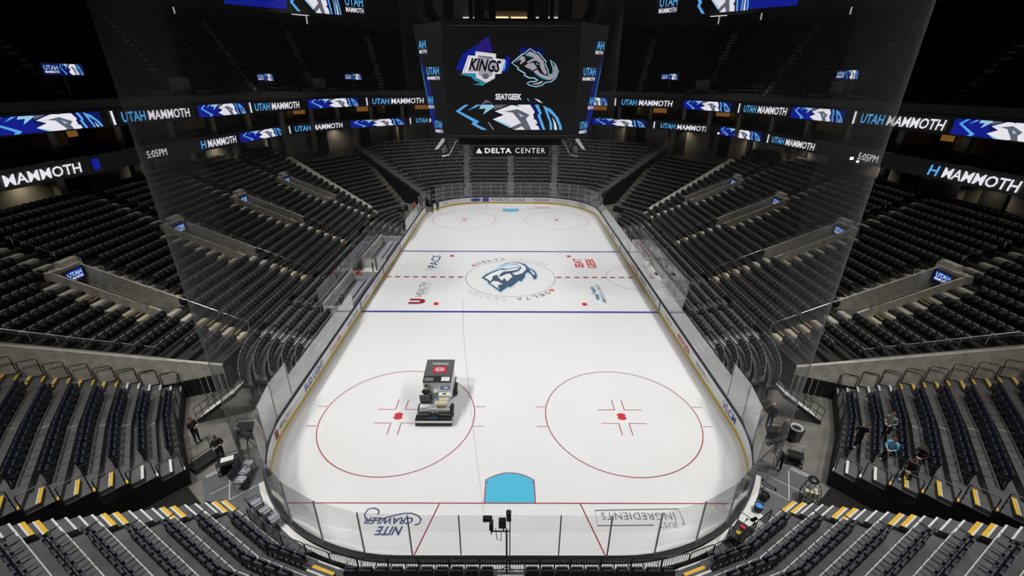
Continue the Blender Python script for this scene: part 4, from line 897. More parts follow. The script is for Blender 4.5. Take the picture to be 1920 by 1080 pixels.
# downlights under the club floor wash the concourse wall
for k, (p, t) in enumerate(pts_every(LOW, 11., 2.5)):
    n = Vector((-t.y, t.x)); d = thing('downlight', f'small warm ceiling downlight under the lower ribbon board, {ORD[k]} from the left', 'lamp', (p.x, p.y, 11.12), 0, 'downlights under the club floor'); MB().lathe([(.12, 0), (.1, .08)], 10).build('housing', 'dark_metal', d); MB().lathe([(.085, -.012), (.085, -.004)], 10).build('lens', 'l_warm', d)
    a = area('downlight_beam', (p.x, p.y, 11.05), (p.x + n.x*.6, p.y + n.y*.6, 8), .3, .3, 26, 140, (1, .86, .66)); a.parent = d; a.matrix_parent_inverse = Matrix.Translation((-p.x, -p.y, -11.12))
for k, (u, v, s_, lab) in enumerate(((1597, 297, .13, 'bright white work lamp left of its twin under the right time display'), (1608, 303, .1, 'bright white work lamp right of its twin under the right time display'), (1347, 250, .1, 'bright white work lamp below the ribbon board right of the scoreboard'))):
    c = meet([tuple(q) for q in perp_offset(LOW, -.4)], u, v); r = ray(u, v); zz = CAMZ + r.z*((c.x - CAMX)/r.x); to = (CAM0 - Vector((c.x, c.y, zz))).normalized()
    d = thing('work_lamp', lab, 'lamp', (c.x, c.y, zz)); MB().obox((0, .12, 0), (s_*1.3, 0, 0), (0, .1, 0), (0, 0, s_)).build('housing', 'dark_metal', d); MB().obox((0, 0, 0), (s_*1.2, 0, 0), (0, .01, 0), (0, 0, s_*.85)).build('lens', 'l_pure', d); MB().tube([(0, .15, -s_), (0, .15, -1.2)], .03, 6).build('stand', 'dark_metal', d)
# ------------------------------------------------------------------ upper stand
upper = struct('stand_upper', 'dark steep upper stand of black seats around the arena')
U0, UT, UR, UZ, UN = .5, .82, .5, 16.1, 20
band(upper, UPP, .1, U0 + .4, 15.4, 16.7, 'wall_dark', 'parapet')
ULEN = plen(perp_offset(UPP, U0)); NA = 16
for i in range(UN):
    F = perp_offset(UPP, U0 + UT*i); B = perp_offset(UPP, U0 + UT*(i + 1) + .02); z = UZ + UR*i
    tread(upper, F, B, z, UR + .02, 'concrete_dark'); C = perp_offset(F, .45); L = plen(C)
    skip = []
    for k in range(NA + 1):
        s = L*k/NA; skip.append((s - .65, s + .65))
        if 1 <= i < 6 and k % 2 == 1: skip.append((s - 2.6, s + 2.6))
    seat_row([tuple(v) for v in F], z, .45, .54, 'upper', i, 'fix', (.4, .4), skip)
for k in range(NA + 1):
    mb = MB()
    for i in range(UN):
        F = perp_offset(UPP, U0 + UT*i); p, t = along([tuple(v) for v in F], plen(F)*k/NA); n = Vector((-t.y, t.x)); z = UZ + UR*i
        mb.obox((*(p + n*.62), z + .125), (t.x*.5, t.y*.5, 0), (n.x*.2, n.y*.2, 0), (0, 0, .125))
    mb.build('aisle_steps', 'concrete', upper)
UPX = {1: (118, 130), 3: (497, 145), 5: (662, 144), 11: (1256, 144), 13: (1415, 145), 15: (1590, 140)}
cnt = {'left': 0, 'right': 0}
for k in range(1, NA, 2):                      # upper vomitory blocks
    F = perp_offset(UPP, U0 + UT*1); p, t = along([tuple(v) for v in F], plen(F)*k/NA); n = Vector((-t.y, t.x)); z = UZ + UR
    MB().obox((*(p + n*2.0), z + .6), (t.x*1.3, t.y*1.3, 0), (n.x*2.0, n.y*2.0, 0), (0, 0, 1.3)).build('vomitory_block', 'concrete_dark', upper)
    for s in (-1, 1): MB().obox((*(p + t*s*2.6 - n*.3), z + .1), (t.x*1.1, t.y*1.1, 0), (n.x*.08, n.y*.08, 0), (0, 0, .45)).build('parapet_panel', 'wall_beige', upper)
for u, v, w, nm in ((118, 130, 3.1, 'far left edge of the view'), (497, 145, 2.6, 'left of the scoreboard, second nearest the left edge'), (662, 144, 2.7, 'just left of the scoreboard'), (1256, 144, 2.7, 'just right of the scoreboard'), (1590, 140, 2.7, 'beyond the right-hand netting edge')):
    P = [tuple(q) for q in perp_offset(UPP, .9)]; c = meet(P, u, v); d = ray(u, v); zz = CAMZ + d.z*((c.x - CAMX)/d.x)
    best = min(((a, b) for a, b in zip(P, P[1:])), key=lambda e: ((Vector(e[0]) + Vector(e[1]))/2 - c).length); r = (Vector(best[1]) - Vector(best[0])).normalized(); n = Vector((r.y, -r.x))
    sc = thing('stand_screen', f'slim lit screen on the upper stand, {nm}', 'screen', (c.x, c.y, zz), math.atan2(r.y, r.x), 'slim screens on the upper stand')
    MB().box((-w*.56, -.05, -.5), (w*.56, .12, .5)).build('casing', 'fascia', sc)
    mb = MB(); mb.q((-w/2, -.056, -.4), (w/2, -.056, -.4), (w/2, -.056, .4), (-w/2, -.056, .4)); mb.build('picture', 'l_deep', sc)
    text('UTAH', (-w*.3, -.06, .1), (1, 0, 0), (0, 0, 1), .35, w*.34, 'l_pale', sc, bold=.016); text('MAMMOTH', (-w*.3, -.06, -.2), (1, 0, 0), (0, 0, 1), .17, w*.34, 'l_white', sc, bold=.016)
    art('picture', [(m, clip_poly(q, 250, 560)) for m, q in BAN if len(clip_poly(q, 250, 560)) > 2], lambda x, y, l: (-w*.08 + (x - 80)/1780*w*.56, -.062 - l, .4 - (y - 250)/310*.8), sc, .002)
    b2 = MB(); b2.obox((0, .25, -1.1), (.12, 0, 0), (0, .12, 0), (0, 0, 1.1)); b2.build('bracket', 'dark_metal', sc)
crowd('upper_stand_seats', SEATS[SEATMARK:], 'rows of black seats in the club level and the upper stand', ['seat_shell', 'seat_shell'])
# ------------------------------------------------------------------ shell
sh = struct('wall_upper', 'dark outer walls above the upper stand')
OUT = perp_offset(UPP, U0 + UT*UN + 2.2)
band(sh, [tuple(v) for v in OUT], 0, .4, 20, 36, 'wall_dark', 'wall_panel', True)
band(sh, [tuple(v) for v in perp_offset(UPP, U0 + UT*UN)], 0, 2.3, 25.6, 26.0, 'wall_dark', 'walkway')
c = struct('ceiling', 'dark roof over the arena'); MB().box((-75, -60, 36), (75, 80, 36.4)).build('roof_deck', 'roof_dark', c)
for y in (-10, 8, 26, 44, 58): MB().box((-62, y - .3, 33.2), (62, y + .3, 34)).box((-62, y - .2, 35.3), (62, y + .2, 36)).build('roof_beam', 'roof_dark', c)
yb = 61.5
def far_box(u0, v0, u1, v1, m, name, y=yb, dep=.3, par=sh):
    a, b = aty(u0, v0, y), aty(u1, v1, y); return MB().box((min(a.x, b.x), y, min(a.z, b.z)), (max(a.x, b.x), y + dep, max(a.z, b.z))).build(name, m, par)
for u0, u1, v0, v1, m in ((716, 786, 0, 30, 'wall_beige'), (806, 830, 0, 34, 'wall_beige'), (850, 890, 0, 34, 'wall_beige'), (908, 1000, 20, 36, 'wall_beige'), (1010, 1050, 0, 34, 'wall_beige'), (1072, 1110, 0, 34, 'wall_beige'), (1130, 1200, 0, 30, 'wall_beige')): far_box(u0, v0, u1, v1, m, 'wall_bay')
for u0, u1 in ((830, 848), (890, 908), (1010, 1028), (1050, 1072)): far_box(u0, -30, u1, 38, 'black_void', 'wall_pier', yb - .5, .5)
for u0, u1, v, m in ((924, 953, 32.5, 'l_warm'), (958, 998, 33, 'l_warm'), (868, 889, 33, 'l_white'), (1028, 1046, 33, 'l_white'), (724, 774, 59.5, 'l_grey'), (1142, 1192, 60, 'l_grey'), (1005, 1010, 33, 'l_white')): far_box(u0, v - 1.3, u1, v + 1.3, m, 'strip_light', yb - .6, .1)
for u, v in ((575, 38), (1348, 38), (326, 20), (1596, 20), (1428, 30)):
    p = aty(u, v, 30); MB().box((p.x - .08, p.y, p.z - .45), (p.x + .08, p.y + .1, p.z + .45)).build('wall_light', 'l_grey', sh)
# two hanging corner screens at the top of the view
for sx, nm in ((-1, 'left'), (1, 'right')):
    A, B = Vector((-33.7, 19, 26.2)), Vector((-19.9, 30, 26.2))
    if sx > 0: A, B = Vector((19.9 + .0, 30, 26.4)), Vector((33.7, 19, 26.4))
    r = (B - A).normalized(); w = (B - A).length; n = Vector((r.y, -r.x, 0)); hh = 4.2
    sc = thing('corner_screen', f'large screen hanging in the upper {nm} corner of the arena', 'screen', tuple((A + B)/2), math.atan2(r.y, r.x), 'hanging corner screens')
    MB().box((-w/2, 0, -.35), (w/2, .6, hh)).build('casing', 'fascia', sc)
    for xx in (-w*.35, w*.35): MB().tube([(xx, .3, hh), (xx, .3, 10)], .05, 6).build('hanger', 'dark_metal', sc)
    art('picture', [('l_blue', [(-w/2 + .3, .1), (-.1*w, .1), (-.02*w, hh), (-w/2 + .3, hh)])] if sx < 0 else [('l_blue', [(.12*w, .1), (w/2 - .3, .1), (w/2 - .3, hh), (.05*w, hh)])], lambda x, y, l: (x, -.01 - l, y), sc)
    off = -.13*w if sx < 0 else -.24*w
    art('picture', [(m, q) for m, q in BAN], lambda x, y, l: (off + (x - 80)/1780*w*.42, -.02 - l, (1 - (y - 235)/420)*hh*.95), sc, .002)
    tx = .4*w if sx < 0 else -.4*w
    text('UTAH', (tx, -.02, 1.75), (1, 0, 0), (0, 0, 1), 1.2, .14*w, 'l_sky', sc, bold=.016); text('MAMMOTH', (tx, -.02, .72), (1, 0, 0), (0, 0, 1), .6, .14*w, 'l_white', sc, bold=.016)
    tx = -.3*w if sx < 0 else .3*w
    text('MAMMOTH', (tx, -.03, 1.3), (1, 0, 0), (0, 0, 1), .55, .2*w, 'l_white', sc, bold=.016)
    MB().box((-1.2, -.2, -.42), (.8, .1, -.36)).build('light_strip', 'l_white', sc)
# ------------------------------------------------------------------ centre-hung scoreboard
sb = thing('scoreboard', 'black centre-hung scoreboard with team logos on its front screen', 'scoreboard', (0, 0, 0))
YF = -5.0
zb, zt = aty(957, 260, YF).z, aty(957, 40, YF).z; xl, xr = aty(838, 258, YF).x, aty(1078, 258, YF).x
def ring8(xf, yf, xs, ys): return [(-xf, -yf), (xf, -yf), (xs, -ys), (xs, ys), (xf, yf), (-xf, yf), (-xs, ys), (-xs, -ys)]
xm = (xr - xl)/2
MB().hexa([(x, y, zb) for x, y in ring8(xm, 5, xm + 1.23, 3.57)], [(x, y, zt) for x, y in ring8(xm, 5, xm + 2.6, 2.0)]).build('body', 'screen_black', sb)
def F(u, v, l): return tuple(aty(u, v, YF - .02 - l))
art('main_screen', [('screen_black', [(844, 55), (1072, 55), (1066, 246), (850, 246)])], F, sb)
g = MB()
for a, b in (((838, 47), (1078, 47)), ((838, 254), (1078, 254))): g.tube([F(*a, .02), F(*b, .02)], .05, 4)
g.build('bezel', 'fascia', sb)
def K(s, x0, y0): return lambda x, y, l: F(x0 + x/s, y0 + y/s, l)
shield_ = [(620, 195), (1080, 250), (1075, 355), (1285, 380), (1195, 700), (1060, 705), (1055, 800), (860, 905), (640, 790), (620, 690), (315, 690), (455, 285), (610, 295)]
def shrink(P, f): c = Vector((sum(p[0] for p in P)/len(P), sum(p[1] for p in P)/len(P))); return [tuple(c + (Vector(p) - c)*f) for p in P]
art('team_logo', [('l_blue', [(640, 60), (960, 20), (1000, 200), (620, 240), (500, 300), (330, 640), (180, 620), (230, 450), (320, 260), (480, 150)]), ('l_purple', [(700, 0), (930, -160), (960, 200), (640, 220)]), ('l_blue', [(1280, 370), (1330, 280), (1400, 330), (1380, 520), (1330, 650), (1215, 660)]), ('l_sky', [(1270, 420), (1310, 400), (1280, 600), (1225, 640)]), ('l_teal', [(235, 710), (620, 690), (680, 830), (860, 910), (780, 965), (560, 940), (740, 905), (600, 850), (520, 770)]),
    ('l_white', shield_), ('l_dgrey', shrink(shield_, .925)), ('l_white', shrink(shield_, .9)), ('l_grey', shrink(shield_, .76))], K(12, 840, 80), sb, .004)
def board_txt(s, u, v, wpx, hpx, m, rot=0., **k):
    c = Vector(F(u, v, .06)); sc_ = (Vector(F(u + 10, v, .06)) - c).length/10; a = math.radians(rot)
    return text(s, c, (math.cos(a), 0, math.sin(a)), (-math.sin(a), 0, math.cos(a)), hpx*sc_, wpx*sc_, m, sb, lift=.01, **k)
mat('l_black', (.004, .004, .006), .5)
board_txt('KINGS', 909.5, 122.5, 60, 21, 'l_black', -4.5, bold=.03, shear=.3); board_txt('Los Angeles', 911, 107, 25, 5, 'l_black', -6, bold=.02)
art('team_logo', [('l_dgrey', [(905 + 6.5*math.cos(t*.4), 143 + 5.5*math.sin(t*.4)) for t in range(15)])], lambda x, y, l: F(x + 5.5, y, .05 + l), sb)
def outl_(path, w): return [('l_pale', [tuple(v) for v in q]) for q in arrow_strip(path, w)]
MM = [('l_blue', [(270, 180), (400, 90), (520, 130), (640, 100), (850, 150), (830, 300), (500, 260)]), ('screen_black', [(115, 460), (525, 135), (690, 225), (890, 430), (945, 735), (1045, 690), (985, 390), (1160, 640), (1110, 790), (880, 890), (700, 850), (500, 790)])]
MM += outl_([(365, 245), (115, 460), (270, 565), (235, 585), (425, 700), (385, 725), (500, 790), (620, 795), (705, 850)], 28) + outl_([(375, 265), (525, 135), (675, 235), (700, 205), (890, 430), (865, 465), (930, 620), (945, 735)], 22) + outl_([(945, 735), (1000, 725), (1045, 690), (1050, 600), (985, 390), (1090, 480), (1160, 640), (1110, 790), (1000, 880), (880, 890), (790, 960), (660, 990), (520, 960), (455, 915), (510, 880), (680, 870)], 22)
MM += [('l_grey', [(520, 190), (690, 270), (710, 280), (840, 430), (830, 470), (860, 520), (850, 560), (880, 580), (870, 610), (905, 650), (890, 680), (905, 720), (850, 710), (800, 640), (760, 560), (740, 500), (760, 470), (690, 420), (640, 400), (560, 430), (500, 460), (440, 445), (540, 380), (620, 360), (590, 320), (420, 280)]), ('l_teal', [(460, 275), (600, 310), (620, 355), (430, 290)]), ('l_grey', [(480, 470), (600, 450), (690, 570), (570, 630), (400, 530)]), ('l_teal', [(430, 545), (560, 590), (570, 630)]), ('l_grey', [(350, 290), (420, 340), (410, 370), (430, 400), (310, 490), (300, 450), (340, 420), (290, 380), (190, 460), (290, 350)]), ('l_pale', [(655, 450), (720, 490), (690, 500)]),
    ('l_grey', [(600, 650), (690, 605), (760, 690), (860, 740), (960, 755), (1040, 730), (1080, 660), (1070, 560), (1050, 480), (1110, 560), (1130, 650), (1110, 740), (1050, 810), (960, 840), (850, 830), (740, 780), (650, 710)]), ('l_teal', [(600, 650), (660, 690), (760, 760), (890, 815), (960, 840), (850, 830), (740, 780), (650, 710)]), ('l_grey', [(580, 920), (700, 900), (770, 865), (830, 875), (770, 920), (690, 945), (600, 940)])]
art('team_logo', MM, K(12, 950, 80), sb, .003)
art('banner_art', [('l_deep', [(660, 330), (760, 300), (900, 410), (740, 460)]), ('l_deep', [(1080, 320), (1140, 300), (1330, 400), (1270, 440)])] + BAN, K(8.93, 845, 170), sb, .003)
art('banner_art', [('l_dgrey', [(510, 230), (590, 150), (640, 170), (710, 235), (640, 200), (560, 215)]), ('l_sky', [(1270, 120), (1320, 160), (1300, 170)]), ('l_white', [(1400, 130), (1470, 150), (1545, 210), (1480, 190)]), ('l_grey', [(625, 530), (640, 530), (725, 650), (710, 655)]), ('l_purple', [(1310, 165), (1440, 190), (1440, 210), (1330, 175)])], K(8.93, 845, 170), sb, .004)
board_txt('SEATGEEK', 953.5, 181.5, 49, 10.5, 'l_white', 0, bold=.035)
# side screens on the slanted corners
for sx in (-1, 1):
    b0, b1 = Vector((sx*xm, -5, zb)), Vector((sx*(xm + 1.23), -3.57, zb)); t0, t1 = Vector((sx*xm, -5, zt)), Vector((sx*(xm + 2.6), -2.0, zt))
    nn = (b1 - b0).cross(t0 - b0).normalized(); nn = nn if nn.y < 0 else -nn
    def S_(a, h, l): lo = b0 + (b1 - b0)*a; hi = t0 + (t1 - t0)*a; return lo + (hi - lo)*h + nn*(.02 + l)
    mb = MB(); mb.q(S_(.08, .02, 0), S_(.98, .02, 0), S_(.98, .93, 0), S_(.08, .93, 0)); mb.build('corner_display', 'l_black', sb)
    art('corner_display', [('l_deep', [(.55, .02), (.95, .1), (.97, .75), (.7, .55)]), ('l_blue', [(.78, .05), (.95, .2), (.97, .5), (.86, .4)]), ('l_teal', [(.93, .3), (.97, .35), (.97, .66), (.94, .6)])], lambda a, h, l: tuple(S_(a, h, .004 + l)), sb, .004)
    for s1, s2, a, h, w in (('AH', 'MOTH', .75, .83, .3), ('UTAH', 'MAMMOTH', .45, .6, .55), ('AH', 'MOTH', .78, .34, .3), ('UTAH', 'MAMMOTH', .5, .12, .5)):
        c = S_(a, h, .03); rr = (S_(a + .1, h, .03) - c)*(-1 if sx < 0 else 1); uu = S_(a, h + .02, .03) - c; ww = rr.length*10*w
        text(s1, c, rr, uu, .55, ww, 'l_sky', sb, bold=.02); text(s2, c - uu.normalized()*.5, rr, uu, .26, ww, 'l_white', sb, bold=.02)
    # pale winglets and bracing under the corner
    w0 = aty(830 if sx < 0 else 1084, 259, -4.6); w1 = aty(815 if sx < 0 else 1097, 281, -3.2); w2 = aty(822 if sx < 0 else 1091, 279, -2.6); w3 = aty(836 if sx < 0 else 1078, 262, -4.2)
    MB().hexa([w0, w1, w2, w3], [p + Vector((0, .12, .05)) for p in (w0, w1, w2, w3)]).build('winglet', 'white_paint', sb)
    q = [aty(u if sx < 0 else 1912 - u, v, -4.0) for u, v in ((828, 278), (842, 266), (846, 276), (830, 289))]; MB().hexa(q, [p + Vector((0, .1, 0)) for p in q]).build('winglet', 'grey_cloth', sb)
    q = [aty(u if sx < 0 else 1912 - u, v, -4.2) for u, v in ((834, 258), (838, 272), (844, 290))]; MB().tube(q, .06, 5).build('brace', 'dark_metal', sb); q = [aty(u if sx < 0 else 1912 - u, v, -4.2) for u, v in ((829, 293), (842, 290), (856, 262))]; MB().tube(q, .07, 5).build('brace', 'aluminium', sb)
a, b = aty(861, 262, -4.0), aty(1052, 272, -4.0); MB().box((a.x, -4.0, b.z), (b.x, 3.8, a.z)).build('underbody', 'black_void', sb)
# arena name sign under the board
a, b = aty(887, 273.5, -4.6), aty(1028, 292.5, -4.6); sg = MB().box((a.x, -4.6, b.z), (b.x, -4.35, a.z)).build('name_sign', 'fascia', sb)
MB().box((a.x - .05, -4.66, a.z), (b.x + .05, -4.3, a.z + .06)).build('sign_rail', 'aluminium', sb)
for u0, u1 in ((859, 886), (1029, 1053)): p, q = aty(u0, 284.5, -4.5), aty(u1, 287, -4.5); MB().box((p.x, -4.5, q.z), (q.x, -4.3, p.z)).build('sign_arm', 'aluminium', sb)
for s, u, w, k in (('DELTA', 934, 50, dict(bold=.035, spacing=1.15)), ('CENTER', 994, 56, dict(bold=0., spacing=1.2))):
    c = aty(u, 282.3, -4.62); sc_ = (aty(u + 10, 282.3, -4.62) - c).length/10; text(s, c, (1, 0, 0), (0, 0, 1), 9.5*sc_, w*sc_, 'l_white', sb, lift=.01, **k)
art('widget', [('l_white', [(892, 287.5), (898, 277.5), (899, 283)]), ('l_white', [(904.5, 287.5), (898, 277.5), (898, 284.5), (893, 287.5)])], lambda x, y, l: tuple(aty(x, y, -4.63 - l)), sb)
for sx in (-1, 1):
    MB().tube([aty(812 if sx < 0 else 1102, 42, -2), aty(800 if sx < 0 else 1113, 20, -2), aty(792 if sx < 0 else 1120, -10, -2), aty(790 if sx < 0 else 1122, -60, -2)], .55, 8).build('hanger_arm', 'black_steel', sb)
    for x in (1.5, 3.2): MB().tube([(sx*x, -1, zt), (sx*x, -1, 36)], .18 if x > 2 else .3, 6).build('hanger', 'black_steel', sb)
MB().box((-3.4, -2, zt), (3.4, 2, zt + .5)).build('hoist_frame', 'black_steel', sb)
# ================================================================== things around the rink
STZ = .75                                      # height of the sheeted staging in the near corners
def floor_px(u, v, z=0): p = atz(u, v, z); return (p.x, p.y)
# ---- grey stage floor with white taped lines in the two near corners
for sx, nm in ((-1, 'left'), (1, 'right')):
    st = struct('floor_stage', f'dark grey sheeted floor with white tape lines in the near {nm} corner')
    m_ = lambda P: [(x*(-sx), y) for x, y in P]
    MB().prism(m_([floor_px(*p, STZ) for p in ((378, 899), (432, 874), (495, 855), (512, 905), (545, 985), (585, 1035), (530, 1040), (425, 950), (384, 938))]), .0, STZ).build('sheeting', 'platform', st)
    for a, b, w in (((387, 895), (428, 877), .05), ((386, 892), (426, 874), .04), ((431, 880), (430, 936), .03), ((393, 927), (447, 901), .025), ((430, 937), (493, 904), .025), ((475, 951), (508, 933), .025), ((447, 901), (470, 890), .02)):
        P = arrow_strip([Vector(floor_px(*a, STZ)), Vector(floor_px(*b, STZ))], w)[0]; MB().prism([(p.x*(-sx), p.y) for p in P], STZ, STZ + .004).build('tape_line', 'nose_white', st)
# ---- steel stairs from the corner floor up to the side rows
for sx, nm in ((-1, 'left'), (1, 'right')):
    t = thing('steel_staircase', f'black steel stairs with white edges in the near {nm} corner', 'stairs', (sx*18.3, -21.5, 0))
    N = 10; dx, dy = .235, .05
    for i in range(N):
        x = -sx*dx*i; y = dy*i; z = .17*(i + 1)
        s_ = MB().box((min(x, x - sx*(dx + .03)), y - .1, z - .04), (max(x, x - sx*(dx + .03)), y + 1.05, z)).build('step', 'black_steel', t); MB().box((min(x, x - sx*.06), y - .1, z), (max(x, x - sx*.06), y + 1.05, z + .008)).build('nosing', 'nose_white', s_)
    for yy in (-.14, 1.1):
        g = MB(); a, b = Vector((0, yy, .1)), Vector((-sx*dx*N, yy + dy*N, .17*N)); g.obox((a + b)/2, (b - a)/2, (0, .03, 0), (0, 0, .12)); g.build('stringer', 'black_steel', t)
        g = MB()
        for h in (.95, .5): g.tube([a + Vector((0, 0, h)), b + Vector((0, 0, h))], .02, 6)
        for k in range(7): p = a + (b - a)*(k/6); g.tube([p, p + Vector((0, 0, .95))], .016, 5)
        g.build('handrail', 'black_steel', t)
    # black drapes closing the void beside the stairs
    d = struct('wall_drape', f'black drape under the {nm} side stand'); mb = MB(); n = 40; a, b = Vector((sx*18.2, -18.2)), Vector((sx*24.5, -21.0))
    for k in range(n):
        p, q = a + (b - a)*(k/n), a + (b - a)*((k + 1)/n); o = Vector((0, .07*(k % 2))); o2 = Vector((0, .07*((k + 1) % 2))); mb.q((*(p + o - Vector((0, .15))), 0), (*(q + o2 - Vector((0, .15))), 0), (*(q + o2 - Vector((0, .15))), 1.2), (*(p + o - Vector((0, .15))), 1.2))
    mb.build('drape_cloth', 'black_void', d)
# ---- silver rails and pale kerb walls above the corner steps
for sx, nm in ((-1, 'left'), (1, 'right')):
    t = thing('stand_rail', f'polished steel rails on the pale wall above the near {nm} corner steps', 'railing', (0, 0, 0))
    a, b = Vector((sx*20.9, -side_end(20.9))), Vector((sx*27.6, -side_end(27.6)))
    za, zb_ = (SF_Z + SF_R*(abs(p.x) - SF_X)/SF_T for p in (a, b)); g = MB()
    g.tube([(*a, za + .16), (*b, zb_ + .16)], .03, 6); g.build('rail', 'aluminium', t)
    a2, b2 = a + Vector((sx*.8, .5)), b + Vector((sx*-.6, .5)); g = MB(); g.tube([(*a2, za + .4), (*a2, za + .6), (*b2, zb_ + .6), (*b2, zb_ + .4)], .022, 6)
    for k in range(1, 6): p = a2 + (b2 - a2)*(k/6); z = za + (zb_ - za)*k/6; g.tube([(*p, z), (*p, z + .6)], .016, 5)
    g.build('rail', 'aluminium', t)
    q = [(*a2, za + .35), (*b2, zb_ + .35), (*b2, zb_ + .58), (*a2, za + .58)]; n = Vector((0, .01, 0)); MB().hexa([Vector(p) - n for p in q], [Vector(p) + n for p in q]).build('glass_infill', 'glass', t)
# ---- chairs at rink level
def make_chair():
    t = thing('padded_chair', 'x', 'chair')
    def pad(w, d, h, r=.05):
        mb = MB(); P = []
        for cx, cy, a0 in ((w/2 - r, d/2 - r, 0), (-w/2 + r, d/2 - r, 90), (-w/2 + r, -d/2 + r, 180), (w/2 - r, -d/2 + r, 270)):
            for k in range(4): a = math.radians(a0 + 30*k); P.append((cx + r*math.cos(a), cy + r*math.sin(a)))
        return P
    P = pad(.47, .46, .07, .1); mb = MB(); mb.hexa([(x, y, .42) for x, y in P], [(x*.96, y*.96, .5) for x, y in P]); mb.build('seat', 'cushion_grey', t)
    P = pad(.46, .42, .06, .12); mb = MB(); mb.hexa([(x, .26 + .03 + (y + .21)*.2, .56 + y + .21) for x, y in P], [(x, .2 + .03 + (y + .21)*.2, .56 + y + .21) for x, y in P]); mb.build('backrest', 'black_plastic', t)
    for s in (-1, 1):
        MB().tube([(s*.22, -.2, .42), (s*.23, -.23, 0)], .014, 6).build('leg', 'black_steel', t); MB().tube([(s*.22, .2, .42), (s*.24, .26, 0)], .014, 6).build('leg', 'black_steel', t)
        MB().tube([(s*.23, .26, .7), (s*.245, .1, .66), (s*.245, -.18, .66), (s*.235, -.2, .44)], .014, 6).build('armrest', 'black_steel', t)
    MB().tube([(-.22, .2, .42), (-.2, .3, .9), (.2, .3, .9), (.22, .2, .42)], .013, 6).build('back_frame', 'black_steel', t)
    return t
def dup(root, loc, rz, label):
    r = root.copy(); COL.objects.link(r); r.location = loc; r.rotation_euler = (0, 0, rz); r['label'] = label
    for ch in list(root.children):
        c = ch.copy(); COL.objects.link(c); c.parent = r
        for g in list(ch.children): d = g.copy(); COL.objects.link(d); d.parent = c
    return r
ch0 = make_chair(); ch0['group'] = 'grey chairs beside the near left glass'; first = True
spots = [(455, 913, 84, 'grey-cushioned black chair standing alone in front of the others, left corner'), (463, 897, 84, 'grey-cushioned black chair, middle of the three on the left stage floor'), (468, 883, 84, 'grey-cushioned black chair farthest back on the left stage floor'), (485, 957, 142, 'grey-cushioned chair at the upper left end of the row by the glass'), (501, 971, 142, 'grey-cushioned chair in the middle of the row beside the near left glass'), (518, 985, 142, 'grey-cushioned chair at the lower right end of the row by the glass')]
for u, v, a, lab in spots:
    x, y = floor_px(u, v, STZ)
    if first: ch0.location = (x, y, STZ); ch0.rotation_euler = (0, 0, math.radians(a)); ch0['label'] = lab; first = False
    else: dup(ch0, (x, y, STZ), math.radians(a), lab)
# ---- loose black chairs on the accessible platforms of the side stands
def make_stool():
    t = thing('platform_chair', 'x', 'chair'); P = [(.2*math.cos(2*math.pi*k/10), .2*math.sin(2*math.pi*k/10)) for k in range(10)]
    MB().prism(P, .44, .49).build('seat', 'seat_shell', t); mb = MB()
    for k in range(7): a0, a1 = math.radians(20 + 20*k), math.radians(40 + 20*k); mb.hexa([(.23*math.cos(a0), .2*math.sin(a0), .55), (.23*math.cos(a1), .2*math.sin(a1), .55), (.2*math.cos(a1), .17*math.sin(a1), .55), (.2*math.cos(a0), .17*math.sin(a0), .55)], [(.25*math.cos(a0), .25*math.sin(a0), .85), (.25*math.cos(a1), .25*math.sin(a1), .85), (.22*math.cos(a1), .22*math.sin(a1), .85), (.22*math.cos(a0), .22*math.sin(a0), .85)])
    mb.build('backrest', 'seat_glint_grey', t)
    for a in (45, 135, 225, 315): c, s = math.cos(math.radians(a)), math.sin(math.radians(a)); MB().tube([(.15*c, .15*s, .45), (.24*c, .24*s, 0)], .013, 5).build('leg', 'black_steel', t)
    return t
# ---- wheeled rail carts, bin, pail, rack
def wire_cart(loc, rz, label, w=1.0, d=.55, h=.95, shelves=(.2, .6), z0=0):
    t = thing('equipment_cart', label, 'cart', (*loc, z0), rz)
    for sx in (-1, 1):
        for sy in (-1, 1): MB().tube([(sx*w/2, sy*d/2, .1), (sx*w/2, sy*d/2, h)], .018, 6).build('post', 'black_steel', t); MB().lathe([(.05, -.02), (.05, .02)], 10, (sx*w/2, sy*d/2, .05), 'y').build('wheel', 'rubber', t)
    for z in shelves: MB().box((-w/2, -d/2, z), (w/2, d/2, z + .03)).build('shelf', 'black_steel', t)
    MB().tube([(-w/2, -d/2, h), (w/2, -d/2, h), (w/2, d/2, h), (-w/2, d/2, h)], .018, 6, True).build('top_frame', 'black_steel', t)
    return t
c = wire_cart(floor_px(434, 880, STZ), .45, 'black equipment cart with a small white tray on the left stage floor', .95, .6, .8, (.2, .6), STZ); MB().box((-.3, -.2, .64), (.25, .15, .72)).build('tray', 'white_paint', c)
c = wire_cart(floor_px(384, 868), 1.1, 'low black rail cart on the concrete beside the left front railing', 1.3, .8, 1.0, (.18,))
c = wire_cart(floor_px(1487, 868), -.5, 'small black cart with a pale tubular handle on the right concrete floor', .7, .5, .6); MB().tube([(-.3, .2, .6), (-.3, .3, 1.0), (.3, .3, 1.0), (.3, .2, .6)], .02, 6).build('push_handle', 'aluminium', c)
c = wire_cart(floor_px(1383, 1012, STZ), .75, 'black wire cart holding red and yellow gear by the near right glass', 1.0, .6, 1.0, (.15, .5), STZ); MB().box((-.25, -.1, .53), (-.1, .1, .62)).build('yellow_case', 'strap_yellow', c); MB().box((.15, -.1, .53), (.3, .1, .6)).build('red_case', 'cloth_red', c)
c = wire_cart(floor_px(470, 812), .1, 'low black equipment trolley beside the left corner glass', 1.4, .7, .75, (.2, .5)); c = wire_cart(floor_px(1446, 818), -.1, 'low black equipment trolley beside the right corner glass', .9, .5, .75, (.2, .5))
